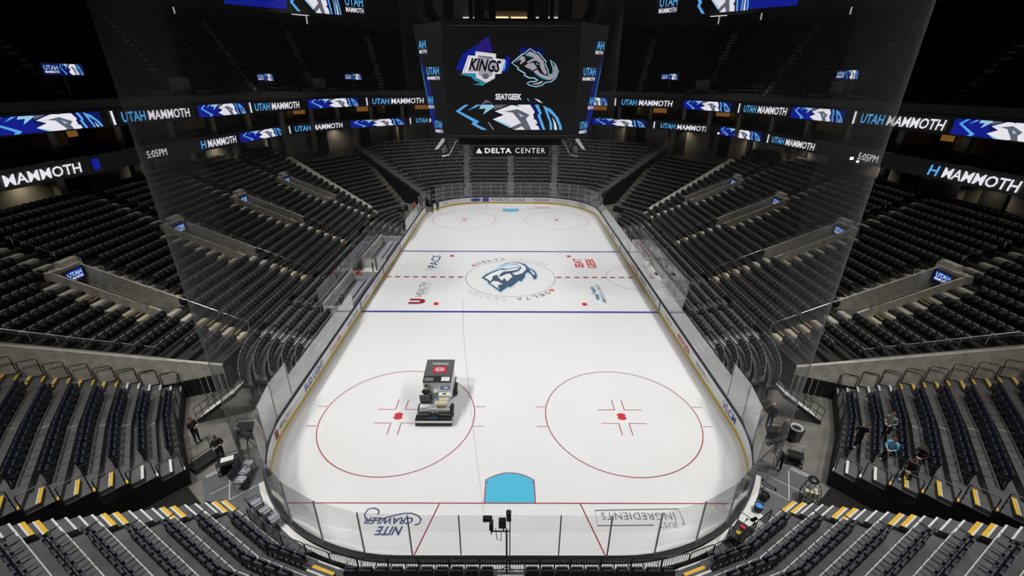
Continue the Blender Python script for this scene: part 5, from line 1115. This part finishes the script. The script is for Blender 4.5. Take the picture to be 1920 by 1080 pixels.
p = floor_px(1486, 824); t = thing('waste_bin', 'black square waste bin with a pale liner on the right concrete floor', 'bin', (*p, 0), .3)
MB().hexa([(-.25, -.25, 0), (.25, -.25, 0), (.25, .25, 0), (-.25, .25, 0)], [(-.31, -.31, .85), (.31, -.31, .85), (.31, .31, .85), (-.31, .31, .85)]).build('body', 'black_plastic', t); MB().lathe([(.33, .84), (.36, .86), (.34, .92), (.26, .9), (.22, .84)], 14).build('liner', 'bin_liner', t)
p = floor_px(1420, 958, STZ); t = thing('pail', 'round blue pail standing by the near right glass', 'pail', (*p, STZ)); MB().lathe([(.15, 0), (.19, .36), (.2, .38), (.17, .38), (.15, .1)], 16).build('tub', 'cloth_navy', t, True); MB().lathe([(.005, .33), (.175, .34), (.175, .345), (.005, .345)], 16).build('water', 'pail_blue', t); MB().tube([(.19*math.cos(a), 0, .36 + .16*math.sin(a)) for a in np.linspace(0, math.pi, 9)], .006, 4).build('handle', 'steel', t)
for k, (u, v, s) in enumerate(((1411, 965, .42), (1416, 984, .42))):
    p = floor_px(u, v, STZ); o = MB().obox((*p, STZ + .012), (s*.8, s*.35, 0), (-s*.3, s*.6, 0), (0, 0, .012)).build('floor_card', 'white_paint'); tag(o, ('larger white card lying on the floor below the blue pail', 'white card nearest the cart with red and yellow gear')[k], 'card')
p = floor_px(1513, 942, STZ); t = thing('carton_rack', 'black wire rack of pale cartons with a round lid beside the right steps', 'rack', (*p, STZ), -.4)
g = MB()
for k in range(12): a = 2*math.pi*k/12; g.tube([(.3*math.cos(a), .3*math.sin(a), .03), (.42*math.cos(a), .42*math.sin(a), .55), (.33*math.cos(a), .33*math.sin(a), 1.05)], .012, 5)
for z, r in ((.03, .3), (.55, .42), (1.05, .33)): g.tube([(r*math.cos(2*math.pi*k/16), r*math.sin(2*math.pi*k/16), z) for k in range(16)], .014, 5, True)
g.build('cage', 'black_steel', t); MB().lathe([(.01, 1.28), (.2, 1.27), (.24, 1.2), (.2, 1.12)], 16, (0, .22, 0)).build('lid', 'black_plastic', t, True)
for k in range(3): MB().box((-.28 + .19*k, -.22, .5), (-.12 + .19*k, .16, .82)).build('carton', 'tank_cream', t)
for k, (u, v, lab) in enumerate(((1437, 913, 'black wheeled tripod dolly on the right stage floor'), (1431, 936, 'low black cable reel between tripod dolly and blue pail'))):
    p = floor_px(u, v, STZ)
    if k == 0:
        t = thing('tripod_dolly', lab, 'dolly', (*p, STZ))
        for a in (90, 210, 330): c_, s_ = math.cos(math.radians(a)), math.sin(math.radians(a)); MB().tube([(0, 0, .18), (.38*c_, .38*s_, .1)], .025, 6).build('arm', 'black_steel', t); MB().lathe([(.06, -.02), (.06, .02)], 10, (.38*c_, .38*s_, .06), 'x').build('wheel', 'rubber', t)
    else:
        t = thing('cable_reel', lab, 'reel', (*p, STZ), .6)
        for s in (-.12, .12): MB().lathe([(.2, s - .015), (.2, s + .015)], 16, (0, 0, .2), 'x').build('flange', 'black_plastic', t)
        MB().lathe([(.13, -.1), (.13, .1)], 14, (0, 0, .2), 'x').build('cable', 'rubber', t)
# broadcast cameras on tripods at both corners
def tripod_camera(loc, rz, label, h=1.35, z0=0):
    t = thing('broadcast_camera', label, 'camera', (*loc, z0), rz)
    for a in (90, 210, 330): c_, s_ = math.cos(math.radians(a)), math.sin(math.radians(a)); MB().tube([(0, 0, h - .15), (.42*c_, .42*s_, 0)], .02, 6).build('tripod_leg', 'black_steel', t)
    b = MB().box((-.11, -.28, h), (.11, .3, h + .24)).build('camera_body', 'black_plastic', t); MB().lathe([(.085, -.28), (.11, -.5), (.12, -.62)], 12, (0, 0, h + .12), 'y').build('lens', 'black_plastic', b); MB().box((-.06, .3, h + .2), (.06, .42, h + .32)).build('viewfinder', 'dark_metal', b); MB().tube([(.08, .25, h), (.2, .6, h - .15)], .014, 5).build('pan_handle', 'black_steel', t); MB().lathe([(.1, h - .16), (.1, h)], 10).build('pan_head', 'black_steel', t)
tripod_camera(floor_px(474, 855), math.radians(70), 'broadcast camera on tripod beside the left corner glass'); tripod_camera(floor_px(1444, 868, STZ), math.radians(-70), 'broadcast camera on tripod in front of the stooping person', z0=STZ)
# ---- camera mast behind the near goal
t = thing('camera_mast', 'slim black mast carrying two small cameras behind the near goal glass', 'camera', (-.12, -31.2, -.35))
MB().tube([(0, 0, 1.1), (0, 0, 3.45)], .035, 8).build('mast', 'black_steel', t); MB().tube([(0, 0, 3.45), (0, 0, 3.95)], .045, 8).build('clamp', 'aluminium', t)
MB().tube([(-.55, 0, 3.85), (.12, 0, 3.85)], .03, 6).build('cross_arm', 'aluminium', t)
for s in (-1, 1): MB().tube([(0, 0, 1.9), (s*.5, .25, 1.0)], .018, 6).build('stay', 'black_steel', t)
MB().tube([(-.2, 0, 3.8), (-.2, -.05, 3.4), (-.35, -.05, 3.5), (-.4, 0, 4.0)], .014, 6).build('cable', 'rubber', t)
c1 = MB().box((-.62, -.1, 4.0), (-.48, .16, 4.26)).build('small_camera', 'black_plastic', t); MB().tube([(-.55, 0, 3.7), (-.55, 0, 4.0)], .025, 6).build('camera_stem', 'dark_metal', c1)
MB().tube([(-.12, 0, 3.85), (-.12, 0, 4.2)], .025, 6).build('riser', 'black_steel', t)
c2 = MB().box((-.28, -.16, 4.2), (-.02, .12, 4.42)).build('main_camera', 'black_plastic', t); MB().lathe([(.075, .1), (.095, .3), (.1, .42)], 12, (.07, 0, 4.36), 'y').build('lens', 'dark_metal', c2); MB().box((.0, -.05, 4.42), (.16, .2, 4.62)).build('monitor', 'black_plastic', c2); MB().lathe([(.06, 0), (.06, .12)], 10, (.09, .05, 4.62)).build('microphone', 'rubber', c2); MB().box((-.29, -.05, 4.25), (-.27, .06, 4.35)).build('tally', 'cloth_red', c2)
t = thing('glass_camera', 'tiny grey box camera clipped on top of the near glass', 'camera', (*aty(908, 972, -30.52),)); MB().box((-.05, -.12, -.05), (.3, .06, .09)).build('housing', 'dark_metal', t); MB().tube([(.05, 0, -.05), (.05, 0, -.25)], .015, 5).build('clip', 'steel', t)
# ---- ice resurfacer
z0 = thing('ice_resurfacer', 'white ice resurfacer with black snow-tank lid parked in the left faceoff circle', 'vehicle', (-4.42, -19.95, 0), .0)
def zb(a, b, m, name, par=z0): return MB().box(a, b).build(name, m, par)
# conditioner at the rear (towards the camera)
cnd = zb((-1.08, -1.9, .06), (1.02, -1.45, .5), 'black_steel', 'conditioner'); zb((-1.1, -1.98, .28), (1.04, -1.88, .42), 'steel', 'rear_bar', cnd); zb((-1.1, -1.96, .05), (1.04, -1.9, .24), 'rubber', 'squeegee', cnd)
for y, z in ((-1.62, .58), (-1.45, .66)):
    MB().tube([(-1.0, y, z), (-.32, y, z)], .05, 8).build('hydraulic_bar', 'steel', cnd); MB().tube([(.28, y, z), (.98, y, z)], .05, 8).build('hydraulic_bar', 'steel', cnd)
for x in (-.25, 0., .22): zb((x - .035, -1.85, .45), (x + .035, -1.2, .62), 'dark_metal', 'lift_arm', cnd)
zb((-.35, -1.86, .5), (.2, -1.8, .54), 'blue_plastic', 'blue_strip', cnd)
# chassis and deck
ch = zb((-.9, -1.4, .42), (.86, 1.75, .8), 'white_paint', 'chassis'); zb((-.92, -1.3, .8), (.88, -.15, .86), 'white_paint', 'deck', ch)
for x in (-1.0, .86):
    for y in (-1.0, 1.05):
        w = MB().lathe([(.3, -.13), (.4, -.1), (.4, .1), (.3, .13)], 18, (x + .07, y, .4), 'x').build('tyre', 'rubber', z0, True); MB().lathe([(.2, -.14), (.22, .14)], 12, (x + .07, y, .4), 'x').build('wheel_hub', 'aluminium', w)
# snow tank
tk = MB().hexa([(-.86, -.1, .8), (.82, -.1, .8), (.82, 1.85, .6), (-.86, 1.85, .6)], [(-.86, -.1, 1.72), (.82, -.1, 1.72), (.82, 1.9, 1.95), (-.86, 1.9, 1.95)]).build('snow_tank', 'white_paint', z0)
def lidp(x, y, l): return (x, y, 1.72 + (y + .1)*.115 + .035 + l)
MB().hexa([lidp(x, y, -.03) for x, y in ((-.9, .42), (.86, .42), (.86, 1.95), (-.9, 1.95))], [lidp(x, y, .02) for x, y in ((-.9, .42), (.86, .42), (.86, 1.95), (-.9, 1.95))]).build('tank_lid', 'carpet', tk)
MB().hexa([lidp(x, y, -.03) for x, y in ((-.88, -.1), (.84, -.1), (.84, .4), (-.88, .4))], [lidp(x, y, .0) for x, y in ((-.88, -.1), (.84, -.1), (.84, .4), (-.88, .4))]).build('front_lid', 'black_plastic', tk)
art('lid_panel', [('emblem_red', [(-.38, .72), (.42, .72), (.42, 1.28), (-.38, 1.28)])], lambda x, y, l: lidp(x, y, .024 + l), tk); art('lid_panel', [('aluminium', [(-.8, 0), (-.25, 0), (-.25, .3), (-.8, .3)]), ('white_paint', [(.22, 0), (.74, 0), (.74, .36), (.22, .36)])], lambda x, y, l: lidp(x, y, .004 + l), tk)
def ell(a, b, w, cx=.02, cy=1.0): return [('white_paint', [(cx + v.x, cy + v.y) for v in q]) for q in arrow_strip([Vector((a*math.cos(k*math.pi/9), b*math.sin(k*math.pi/9))) for k in range(18)], w, True)]
art('lid_emblem', ell(.28, .17, .045) + ell(.11, .16, .04) + ell(.2, .07, .04, .02, .93), lambda x, y, l: lidp(x, y, .03 + l), tk, .001)
text('TOYOTA', lidp(0, 1.55, .03), (-1, 0, 0), (0, -1, -.115), .2, 1.05, 'white_paint', tk, 'lid_lettering', lift=.006, bold=.03)
# cockpit: bench, wheel, tanks, console
zb((-.9, -1.0, .86), (-.25, -.45, 1.1), 'black_plastic', 'seat_base'); MB().hexa([(-.9, -1.08, 1.1), (-.3, -1.08, 1.1), (-.3, -.98, 1.1), (-.9, -.98, 1.1)], [(-.88, -1.22, 1.62), (-.32, -1.22, 1.62), (-.32, -1.12, 1.62), (-.88, -1.12, 1.62)]).build('seat_back', 'carpet', z0)
MB().tube([(-.55 + .17*math.cos(k*math.pi/6), -.22 + .1*math.sin(k*math.pi/6), 1.45 + .1*math.sin(k*math.pi/6)) for k in range(12)], .018, 6, True).build('steering_wheel', 'black_steel', z0); MB().tube([(-.55, -.22, 1.45), (-.55, -.05, 1.2)], .025, 6).build('steering_column', 'dark_metal', z0)
zb((.18, -.5, .86), (.84, -.12, 1.5), 'white_paint', 'console'); art('console_top', [('p_navy', [(.2, -.48), (.82, -.48), (.82, -.14), (.2, -.14)]), ('p_halo', [(.35, -.36), (.5, -.22), (.7, -.26), (.6, -.4)]), ('p_navy', [(.42, -.34), (.52, -.26), (.62, -.3)])], lambda x, y, l: (x, y, 1.505 + l), z0)
zb((.15, -.8, .86), (.86, -.5, 1.32), 'white_paint', 'side_box'); zb((.38, -.7, 1.32), (.6, -.6, 1.34), 'black_plastic', 'grab_slot')
for y, m2 in ((-.98, 'blue_plastic'), (-1.28, 'tank_cream')):
    k = MB().lathe([(.06, -.42), (.14, -.36), (.15, -.3), (.15, .3), (.14, .36), (.06, .42)], 14, (.38, y, 1.12), 'x').build('gas_tank', 'tank_cream', z0, True); MB().lathe([(.157, -.09), (.157, -.02)], 14, (.38, y, 1.12), 'x').build('strap', 'strap_yellow', k); MB().lathe([(.156, -.34), (.156, -.16)], 14, (.38, y, 1.12), 'x').build('band', m2, k)
MB().tube([(.98, 1.2, 1.2), (.98, -.2, 1.3), (1.0, -.75, 1.15), (.9, -.85, 1.1)], .04, 6).build('hose', 'black_steel', z0); MB().tube([(.86, -1.35, .9), (1.0, -1.2, .95), (.98, -1.05, .7)], .035, 6).build('hose', 'black_steel', z0)
zb((-.2, -.5, .86), (.14, -.12, 1.3), 'bin_liner', 'engine_cover'); zb((-.85, -1.42, .86), (-.45, -1.2, .95), 'white_paint', 'step_plate')
for x in (-.15, -.02, .08): MB().tube([(x, -.6, .9), (x + .02, -.55, 1.42)], .014, 5).build('lever', 'steel', z0)
# ---- players' benches on the left, penalty boxes on the right
def bench(y0, y1, label, adv):
    t = thing('players_bench', label, 'bench', (0, 0, 0), 0, 'players benches')
    MB().box((-15.6, y0, .0), (-13.15, y1, .2)).build('platform', 'carpet', t); MB().box((-14.75, y0 + .3, .55), (-14.15, y1 - .3, .62)).build('seat', 'cushion_grey', t)
    n = int((y1 - y0)/1.0)
    for k in range(n): a = y0 + .35 + (y1 - y0 - .7)*k/n; b = y0 + .35 + (y1 - y0 - .7)*(k + .94)/n; MB().box((-13.95, a, .2), (-13.7, b, .62)).build('pad', 'board_white', t)
    MB().box((-13.95, y0 + .3, .62), (-13.65, y1 - .3, .66)).build('ledge', 'cushion_grey', t)
    MB().box((-15.72, y0, .2), (-15.6, y1, 1.35)).build('back_wall', 'board_white', t); MB().box((-15.6, y0, .78), (-15.58, y1, .82)).build('wall_seam', 'rail_black', t)
    for k, s in enumerate(adv): text(s, (-15.6, y0 + (y1 - y0)*(k + .5)/len(adv), 1.1), (0, 1, 0), (0, 0, 1), .22, 1.8, 'p_lightgrey', t, 'wall_lettering')
    for y in (y0, y1): MB().box((-15.6, y - .05, 0), (-13.1, y + .05, 1.07)).build('side_wall', 'board_white', t)
    return t
bench(-8.8, -1.2, 'near team bench with grey seat and white back wall, left boards', ['INTERMOUNTAIN', 'HEALTH', 'DELTA']); bench(2.2, 9.9, 'far team bench with grey seat and white back wall, left boards', ['ANTHEM', 'BANK', 'DELTA'])
gl = struct('wall_bench_glass', 'clear panes around the players benches and penalty boxes')
for y in np.arange(-8.8, 9.8, 1.86): pane((-15.9, y), (-15.9, y + 1.86), 1.2, 2.75, par=gl); link('glass_post', post_me, gl, Matrix.Translation((-15.9, y, .33)))
for y in (-8.85, -1.15, 2.1, 9.95): pane((-15.9, y), (-13.1, y), 1.09, 2.75, par=gl); link('glass_post', post_me, gl, Matrix.Translation((-13.1, y, .2))); link('glass_post', post_me, gl, Matrix.Translation((-14.6, y, .2)))
for y in (.1, 1.3): MB().box((-14.1, y - .06, 0), (-13.98, y + .06, 1.5)).build('glass_pillar', 'black_steel', gl)
MB().box((-15.6, -1.1, 0), (-13.1, 2.1, .2)).build('gap_floor', 'board_white', gl)
t = thing('penalty_box', 'long penalty and scorer enclosure with white floor behind the right boards', 'enclosure', (0, 0, 0))
MB().box((13.12, -7.0, 0), (15.3, 9.0, .2)).build('floor_deck', 'board_white', t); MB().box((15.25, -7, .2), (15.35, 9, 1.1)).build('back_wall', 'board_white', t)
for y in (-7.0, -3.0, 3.0, 9.0): MB().box((13.12, y - .04, .2), (15.3, y + .04, 1.07)).build('partition', 'board_white', t)
MB().box((14.2, -2.8, .7), (14.8, 2.8, .76)).build('table_top', 'board_white', t)
for y in (-2.4, 0, 2.4): MB().box((14.3, y - .04, .2), (14.7, y + .04, .7)).build('table_leg', 'dark_metal', t)
for y in (-5, 6): MB().box((14.6, y - 1.6, .58), (15.0, y + 1.6, .64)).build('bench_seat', 'cushion_grey', t)
for k in range(12): MB().box((15.2, 3.3 + k*.45, .78), (15.245, 3.6 + k*.45, 1.05)).build('wall_card', 'cloth_red' if k % 2 else 'white_paint', t)
for y in np.arange(-7.0, 9.0, 2.0): pane((15.4, y), (15.4, y + 2), 1.1, 2.7, par=gl); link('glass_post', post_me, gl, Matrix.Translation((15.4, y, .28)))
for y in (-7, 3.0, 9.0): pane((13.1, y), (15.4, y), 1.09, 2.7, par=gl); link('glass_post', post_me, gl, Matrix.Translation((14.3, y, .28)))
for y in (4.0, 5.0): MB().box((13.02, y - .05, 0), (13.14, y + .05, 2.9)).build('glass_pillar', 'black_steel', gl)
for k, (y, m2, lab) in enumerate(((-1.0, 'cloth_black', 'small black case on the scorer table'), (1.2, 'white_paint', 'white monitor on the scorer table'))):
    t = thing('desk_case' if k == 0 else 'desk_monitor', lab, 'equipment', (14.5, y, .76))
    if k == 0: MB().box((-.15, -.25, 0), (.15, .25, .16)).build('shell', m2, t); MB().tube([(0, -.1, .16), (0, -.08, .2), (0, .08, .2), (0, .1, .16)], .012, 5).build('handle', 'steel', t)
    else: MB().box((-.03, -.3, .12), (.03, .3, .48)).build('display', m2, t); MB().box((-.1, -.12, 0), (.1, .12, .02)).build('foot', 'dark_metal', t); MB().box((-.02, -.03, .02), (.02, .03, .14)).build('stem', 'dark_metal', t)
# far corner: orange stepladder-like hoist is a worker (see people); black gate post
MB().box((-12.0, 24.5, 0), (-11.85, 24.65, 3.2)).build('glass_post', 'black_steel', shield)

# black sheets painting the shade between the near corner blocks and end block
for sx, nm in ((-1, 'left'), (1, 'right')):
    st = struct('floor_gap_shade', f'black sheet for the shade between the stands, near {nm} corner')
    MB().prism([(-sx*x, y) for x, y in ((-15.95, -26.2), (-13.6, -28.0), (-20, -34), (-27, -38), (-27, -37.2), (-21.5, -33))], .0, .02).build('shade_sheet', 'black_void', st)
    for k in range(9):
        x, y = 17.6 + .62*k, -29.4 - .5*k; MB().obox((sx*x, y, .35 + .2*k), (.1, 0, 0), (0, .55, 0), (0, 0, .02)).build('service_step', 'dark_metal', st)

o = MB().tube([aty(u, v, -31.25) for u, v in ((867, 560), (869, 620), (873, 670), (880, 740), (893, 850), (907, 962))], .0035, 5).build('net_cord', 'net_cord'); tag(o, 'thin slack cord hanging down the near netting left of the goal', 'cord')
# ================================================================== people
def figure(label, loc, rz, J, top, legs, skin='skin', hair='hair_dark', shoe='cloth_black', sleeve=True, hat=None, lean=0., head_tilt=0., scale=1.0):
    """one continuous body grown from a jointed skeleton (front = -y); J overrides joint positions"""
    D = dict(pelvis=(0, 0, .95), belly=(0, 0, 1.1), chest=(0, .01, 1.3), neck=(0, .015, 1.47), head=(0, -.01, 1.55),
             shL=(-.18, .01, 1.41), elL=(-.24, .03, 1.12), wrL=(-.25, -.08, .88), shR=(.18, .01, 1.41), elR=(.24, .03, 1.12), wrR=(.25, -.08, .88),
             hpL=(-.09, 0, .9), knL=(-.1, -.02, .5), anL=(-.11, .02, .09), toL=(-.12, -.16, .045), hpR=(.09, 0, .9), knR=(.1, -.02, .5), anR=(.11, .02, .09), toR=(.12, -.16, .045))
    D.update(J); D = {k: Vector(v) for k, v in D.items()}
    R = dict(pelvis=.155, belly=.14, chest=.165, neck=.058, head=.06, shL=.075, elL=.055, wrL=.038, shR=.075, elR=.055, wrR=.038, hpL=.105, knL=.07, anL=.045, toL=.042, hpR=.105, knR=.07, anR=.045, toR=.042)
    ED = [('pelvis', 'belly', 't'), ('belly', 'chest', 't'), ('chest', 'neck', 't'), ('neck', 'head', 's')]
    for s in 'LR': ED += [('chest', 'sh' + s, 't'), ('sh' + s, 'el' + s, 't'), ('el' + s, 'wr' + s, 't' if sleeve else 's'), ('pelvis', 'hp' + s, 'l'), ('hp' + s, 'kn' + s, 'l'), ('kn' + s, 'an' + s, 'l'), ('an' + s, 'to' + s, 'f')]
    names = list(D); me = bpy.data.meshes.new('tmp'); me.from_pydata([D[n] for n in names], [(names.index(a), names.index(b)) for a, b, _ in ED], [])
    o = bpy.data.objects.new('tmp', me); o.modifiers.new('skin', 'SKIN'); sub = o.modifiers.new('sub', 'SUBSURF'); sub.levels = 1; sub.render_levels = 1
    sv = me.skin_vertices[0].data
    for n, v in zip(names, sv): r = R[n]; v.radius = (r, r*.78 if n in ('chest', 'belly', 'pelvis') else r); v.use_root = n == 'pelvis'
    ev = bake(o)
    mb = MB(); mats = [top, legs, skin, shoe, 'white_paint', 'cloth_black']; key = {'t': 0, 'l': 1, 's': 2, 'f': 3}
    mb.v = [tuple(v.co) for v in ev.vertices]
    def dseg(p, a, b): ab = b - a; t = max(0, min(1, (p - a).dot(ab)/max(1e-9, ab.length_squared))); return (p - a - ab*t).length
    for f in ev.polygons:
        c = f.center; e = min(ED, key=lambda e: dseg(c, D[e[0]], D[e[1]])/R[e[1]]); mb.f.append(tuple(f.vertices)); mb.m.append(key[e[2]])
    bpy.data.meshes.remove(ev); bpy.data.meshes.remove(me)
    # head with face
    ax = (D['head'] - D['neck']).normalized(); ax = (ax + Vector((0, head_tilt, 0))).normalized(); hc = D['head'] + ax*.1; xx = Vector((1, 0, 0)); yy = ax.cross(xx).normalized(); yy = yy if yy.y > 0 else -yy; xx = yy.cross(ax)
    def hp(x, y, z): return tuple(hc + xx*x + yy*y + ax*z)
    mb.mi = 2; n, rings = 14, 9; b0 = len(mb.v)
    for i in range(rings + 1):
        a = -math.pi/2 + math.pi*i/rings; r, z = math.cos(a), math.sin(a)*.122; jaw = .82 if z < -.04 else 1
        for j in range(n): t = 2*math.pi*j/n; mb.v.append(hp(r*.078*math.cos(t)*jaw, r*.098*math.sin(t)*(.9 if z < -.05 else 1) - (.012 if z < -.05 else 0), z))
    for i in range(rings):
        for j in range(n): mb.f.append((b0 + i*n + j, b0 + i*n + (j + 1) % n, b0 + (i + 1)*n + (j + 1) % n, b0 + (i + 1)*n + j)); mb.m.append(2)
    mb.hexa([hp(-.012, -.09, -.03), hp(.012, -.09, -.03), hp(.008, -.088, .025), hp(-.008, -.088, .025)], [hp(-.009, -.122, -.028), hp(.009, -.122, -.028), hp(.004, -.1, .02), hp(-.004, -.1, .02)])
    for s in (-1, 1):
        mb.mi = 2; mb.obox(hp(s*.08, .01, 0), xx*.008, yy*.02, ax*.032)
        mb.mi = 4; mb.obox(hp(s*.03, -.09, .012), xx*.013, yy*.006, ax*.006); mb.mi = 5; mb.obox(hp(s*.03, -.0945, .012), xx*.006, yy*.003, ax*.006)
    mb.mi = 3; mb.obox(hp(0, -.094, -.062), xx*.024, yy*.004, ax*.004)
    # hands: palm, four fingers of different length and a thumb
    for s, sg in (('L', -1), ('R', 1)):
        w, e = D['wr' + s], D['el' + s]; d = (w - e).normalized(); side = Vector((0, 0, 1)).cross(d); side = side.normalized() if side.length > .1 else Vector((0, 1, 0)); nn = d.cross(side)
        mb.mi = 2; mb.obox(w + d*.06, d*.05, side*.042, nn*.016)
        for k, L in enumerate((.065, .075, .07, .055)):
            p = w + d*.105 + side*(-.032 + .0213*k); mb.tube([p, p + d*L*.6 + nn*.008, p + d*L*.95 + nn*.028], [.0095, .009, .007], 5)
        p = w + d*.03 + side*.045; mb.tube([p, p + d*.03 + side*.025, p + d*.065 + side*.03 + nn*.01], [.012, .011, .008], 5)
    t = thing('person', label, 'person', loc, rz); body = mb.build('body', mats, t, True); t.scale = (scale,)*3
    hm = MB(); b0 = 0
    for i in range(6):
        a = math.pi/2*(i/5)*1.0 - .25; r, z = math.cos(a), math.sin(a)*.132
        for j in range(n): q = 2*math.pi*j/n; fr = math.sin(q) < -.35 and i < 3; hm.v.append(hp(r*.086*math.cos(q)*(.9 if fr else 1), r*.106*math.sin(q)*(.82 if fr else 1) + .004, z + (.05 if fr else 0)))
    for i in range(5):
        for j in range(n): hm.f.append((i*n + j, i*n + (j + 1) % n, (i + 1)*n + (j + 1) % n, (i + 1)*n + j)); hm.m.append(0)
    hm.f.append(tuple(5*n + j for j in range(n))); hm.m.append(0)
    hm.build('hair' if not hat else 'cap', hair if not hat else hat, t, True)
    if hat: b = MB(); b.hexa([hp(-.07, -.08, .05), hp(.07, -.08, .05), hp(.05, -.18, .035), hp(-.05, -.18, .035)], [hp(-.07, -.08, .058), hp(.07, -.08, .058), hp(.05, -.18, .043), hp(-.05, -.18, .043)]); b.build('cap_peak', hat, t)
    return t
FOLD = dict(elL=(-.25, -.02, 1.16), wrL=(.02, -.2, 1.2), elR=(.25, -.02, 1.16), wrR=(-.02, -.23, 1.16))
def sit(z=.0, fwd=0.):   # seated: pelvis at .52
    return dict(pelvis=(0, .0, .55), belly=(0, -.01 - fwd*.4, .7), chest=(0, -.02 - fwd, .9), neck=(0, -.03 - fwd*1.3, 1.07), head=(0, -.06 - fwd*1.4, 1.15), shL=(-.18, -.02 - fwd, 1.0), shR=(.18, -.02 - fwd, 1.0), elL=(-.25, -.14 - fwd, .76), elR=(.25, -.14 - fwd, .76), wrL=(-.08, -.36 - fwd, .72), wrR=(.08, -.36 - fwd, .72),
        hpL=(-.1, -.04, .53), hpR=(.1, -.04, .53), knL=(-.13, -.44, .52), knR=(.13, -.44, .52), anL=(-.14, -.46, .09), anR=(.14, -.46, .09), toL=(-.15, -.64, .045), toR=(.15, -.64, .045))
rad = math.radians
def face_to(p, q): return math.atan2(q[0] - p[0], -(q[1] - p[1]))   # rotation that turns -y towards q
p = floor_px(372, 829); figure('person in black standing with folded arms before the left corner stairs', (*p, 0), rad(75), FOLD, 'cloth_black', 'cloth_black', hair='hair_brown')
p = floor_px(418, 864); figure('person in black with a cap standing between the two carts, left corner', (*p, 0), rad(40), FOLD, 'cloth_black', 'cloth_black', hat='cloth_black')
p = floor_px(452, 850); figure('person in dark clothes standing beside the left corner camera', (*p, 0), rad(120), dict(elL=(-.24, -.1, 1.14), wrL=(-.16, -.34, 1.2)), 'cloth_black', 'cloth_black', hat='hair_grey')
p = floor_px(1440, 800); figure('bald person in dark clothes by the right corner glass, farthest back', (*p, 0), rad(-60), {}, 'cloth_navy', 'cloth_navy', hair='skin')
p = floor_px(1464, 833); figure('person in dark jacket standing beside the waste bin', (*p, 0), rad(-80), {}, 'cloth_black', 'cloth_black', hair='skin')
p = floor_px(1458, 880, STZ); figure('person in black stooping over the right corner camera', (*p, STZ), rad(-75), dict(chest=(0, -.22, 1.24), belly=(0, -.06, 1.1), neck=(0, -.36, 1.36), head=(0, -.45, 1.42), shL=(-.18, -.24, 1.33), shR=(.18, -.24, 1.33), elL=(-.22, -.38, 1.1), elR=(.22, -.38, 1.1), wrL=(-.12, -.58, 1.12), wrR=(.12, -.58, 1.12)), 'cloth_black', 'cloth_black')
# visitors among the seats of the near right corner block
def tread_z(i): return CB_Z + CB_R*i
def block_pt(u, v, row): q = atz(u, v, tread_z(row)); return (q.x, q.y, tread_z(row))
RB = math.atan2(.53, .85)
p = block_pt(1603, 838, 0); figure('person in black t-shirt stepping along the front row of the right corner block', p, rad(-20), dict(knL=(-.1, -.16, .52), anL=(-.11, -.1, .12), toL=(-.12, -.28, .1), anR=(.11, .16, .1), knR=(.1, .02, .5), toR=(.12, .0, .045), chest=(0, -.08, 1.28), neck=(0, -.13, 1.45), head=(0, -.18, 1.53), shL=(-.18, -.08, 1.39), shR=(.18, -.08, 1.39)), 'cloth_black', 'cloth_black', sleeve=False, hair='hair_brown', shoe='white_paint')
p = block_pt(1656, 822, 1); figure('person in grey hooded top standing in the second row of the right corner block', p, rad(-58), dict(elL=(-.27, .0, 1.15), wrL=(-.12, -.24, 1.08), elR=(.27, .0, 1.15), wrR=(.12, -.24, 1.08)), 'cloth_grey', 'cloth_black', hair='hair_brown')
def in_seat(u, v, row, label, fwd, **k):
    q = atz(u, v, tread_z(row) + .5); return figure(label, (q.x, q.y, tread_z(row)), rad(-57), sit(0, fwd), **k)
in_seat(1672, 843, 1, 'person in light blue hooded top seated in the second row, right corner block', .08, top='cloth_blue', legs='cloth_black', hair='hair_brown', shoe='shoe_pale')
in_seat(1727, 857, 2, 'person in black seated in the third row, farther from the steps', .1, top='cloth_black', legs='cloth_black', hair='hair_dark', shoe='white_paint')
in_seat(1709, 880, 2, 'person in black leaning forward in the third row, nearest the steps', .2, top='cloth_black', legs='cloth_black', hair='hair_dark', shoe='white_paint')
# driver of the resurfacer
figure('driver in black seated at the wheel of the ice resurfacer', (-4.42 - .58, -19.95 - .8, .58), rad(180), sit(0, .1), 'cloth_black', 'cloth_black', sleeve=False, hair='hair_dark')
# staff at the benches and the far corner
figure('person in red and white leaning over the near team bench', (-14.9, -2.3, .2), rad(100), dict(chest=(0, -.16, 1.25), neck=(0, -.26, 1.4), head=(0, -.33, 1.47), shL=(-.18, -.16, 1.35), shR=(.18, -.16, 1.35), elL=(-.24, -.32, 1.1), elR=(.24, -.32, 1.1), wrL=(-.15, -.48, .95), wrR=(.15, -.48, .95)), 'cloth_red', 'white_paint', hair='hair_dark')
figure('person in black at the near end of the near team bench', (-14.3, -8.2, .2), rad(60), FOLD, 'cloth_black', 'cloth_black', hair='hair_dark')
p = floor_px(778, 398); figure('person in orange standing beyond the far left corner glass', (p[0], p[1], 0), rad(40), {}, 'cloth_orange', 'cloth_navy', hair='hair_dark')
p = floor_px(797, 403); figure('person in dark clothes standing in the open far left gate', (-11.2, 25.3, 0), rad(20), {}, 'cloth_black', 'cloth_black', hair='hair_dark')
p = floor_px(764, 403); figure('person in grey behind the boards beside the far left gate', (p[0] - .6, p[1], 0), rad(60), {}, 'cloth_grey', 'cloth_black', hair='hair_grey')
bpy.data.scenes.remove(WORK)
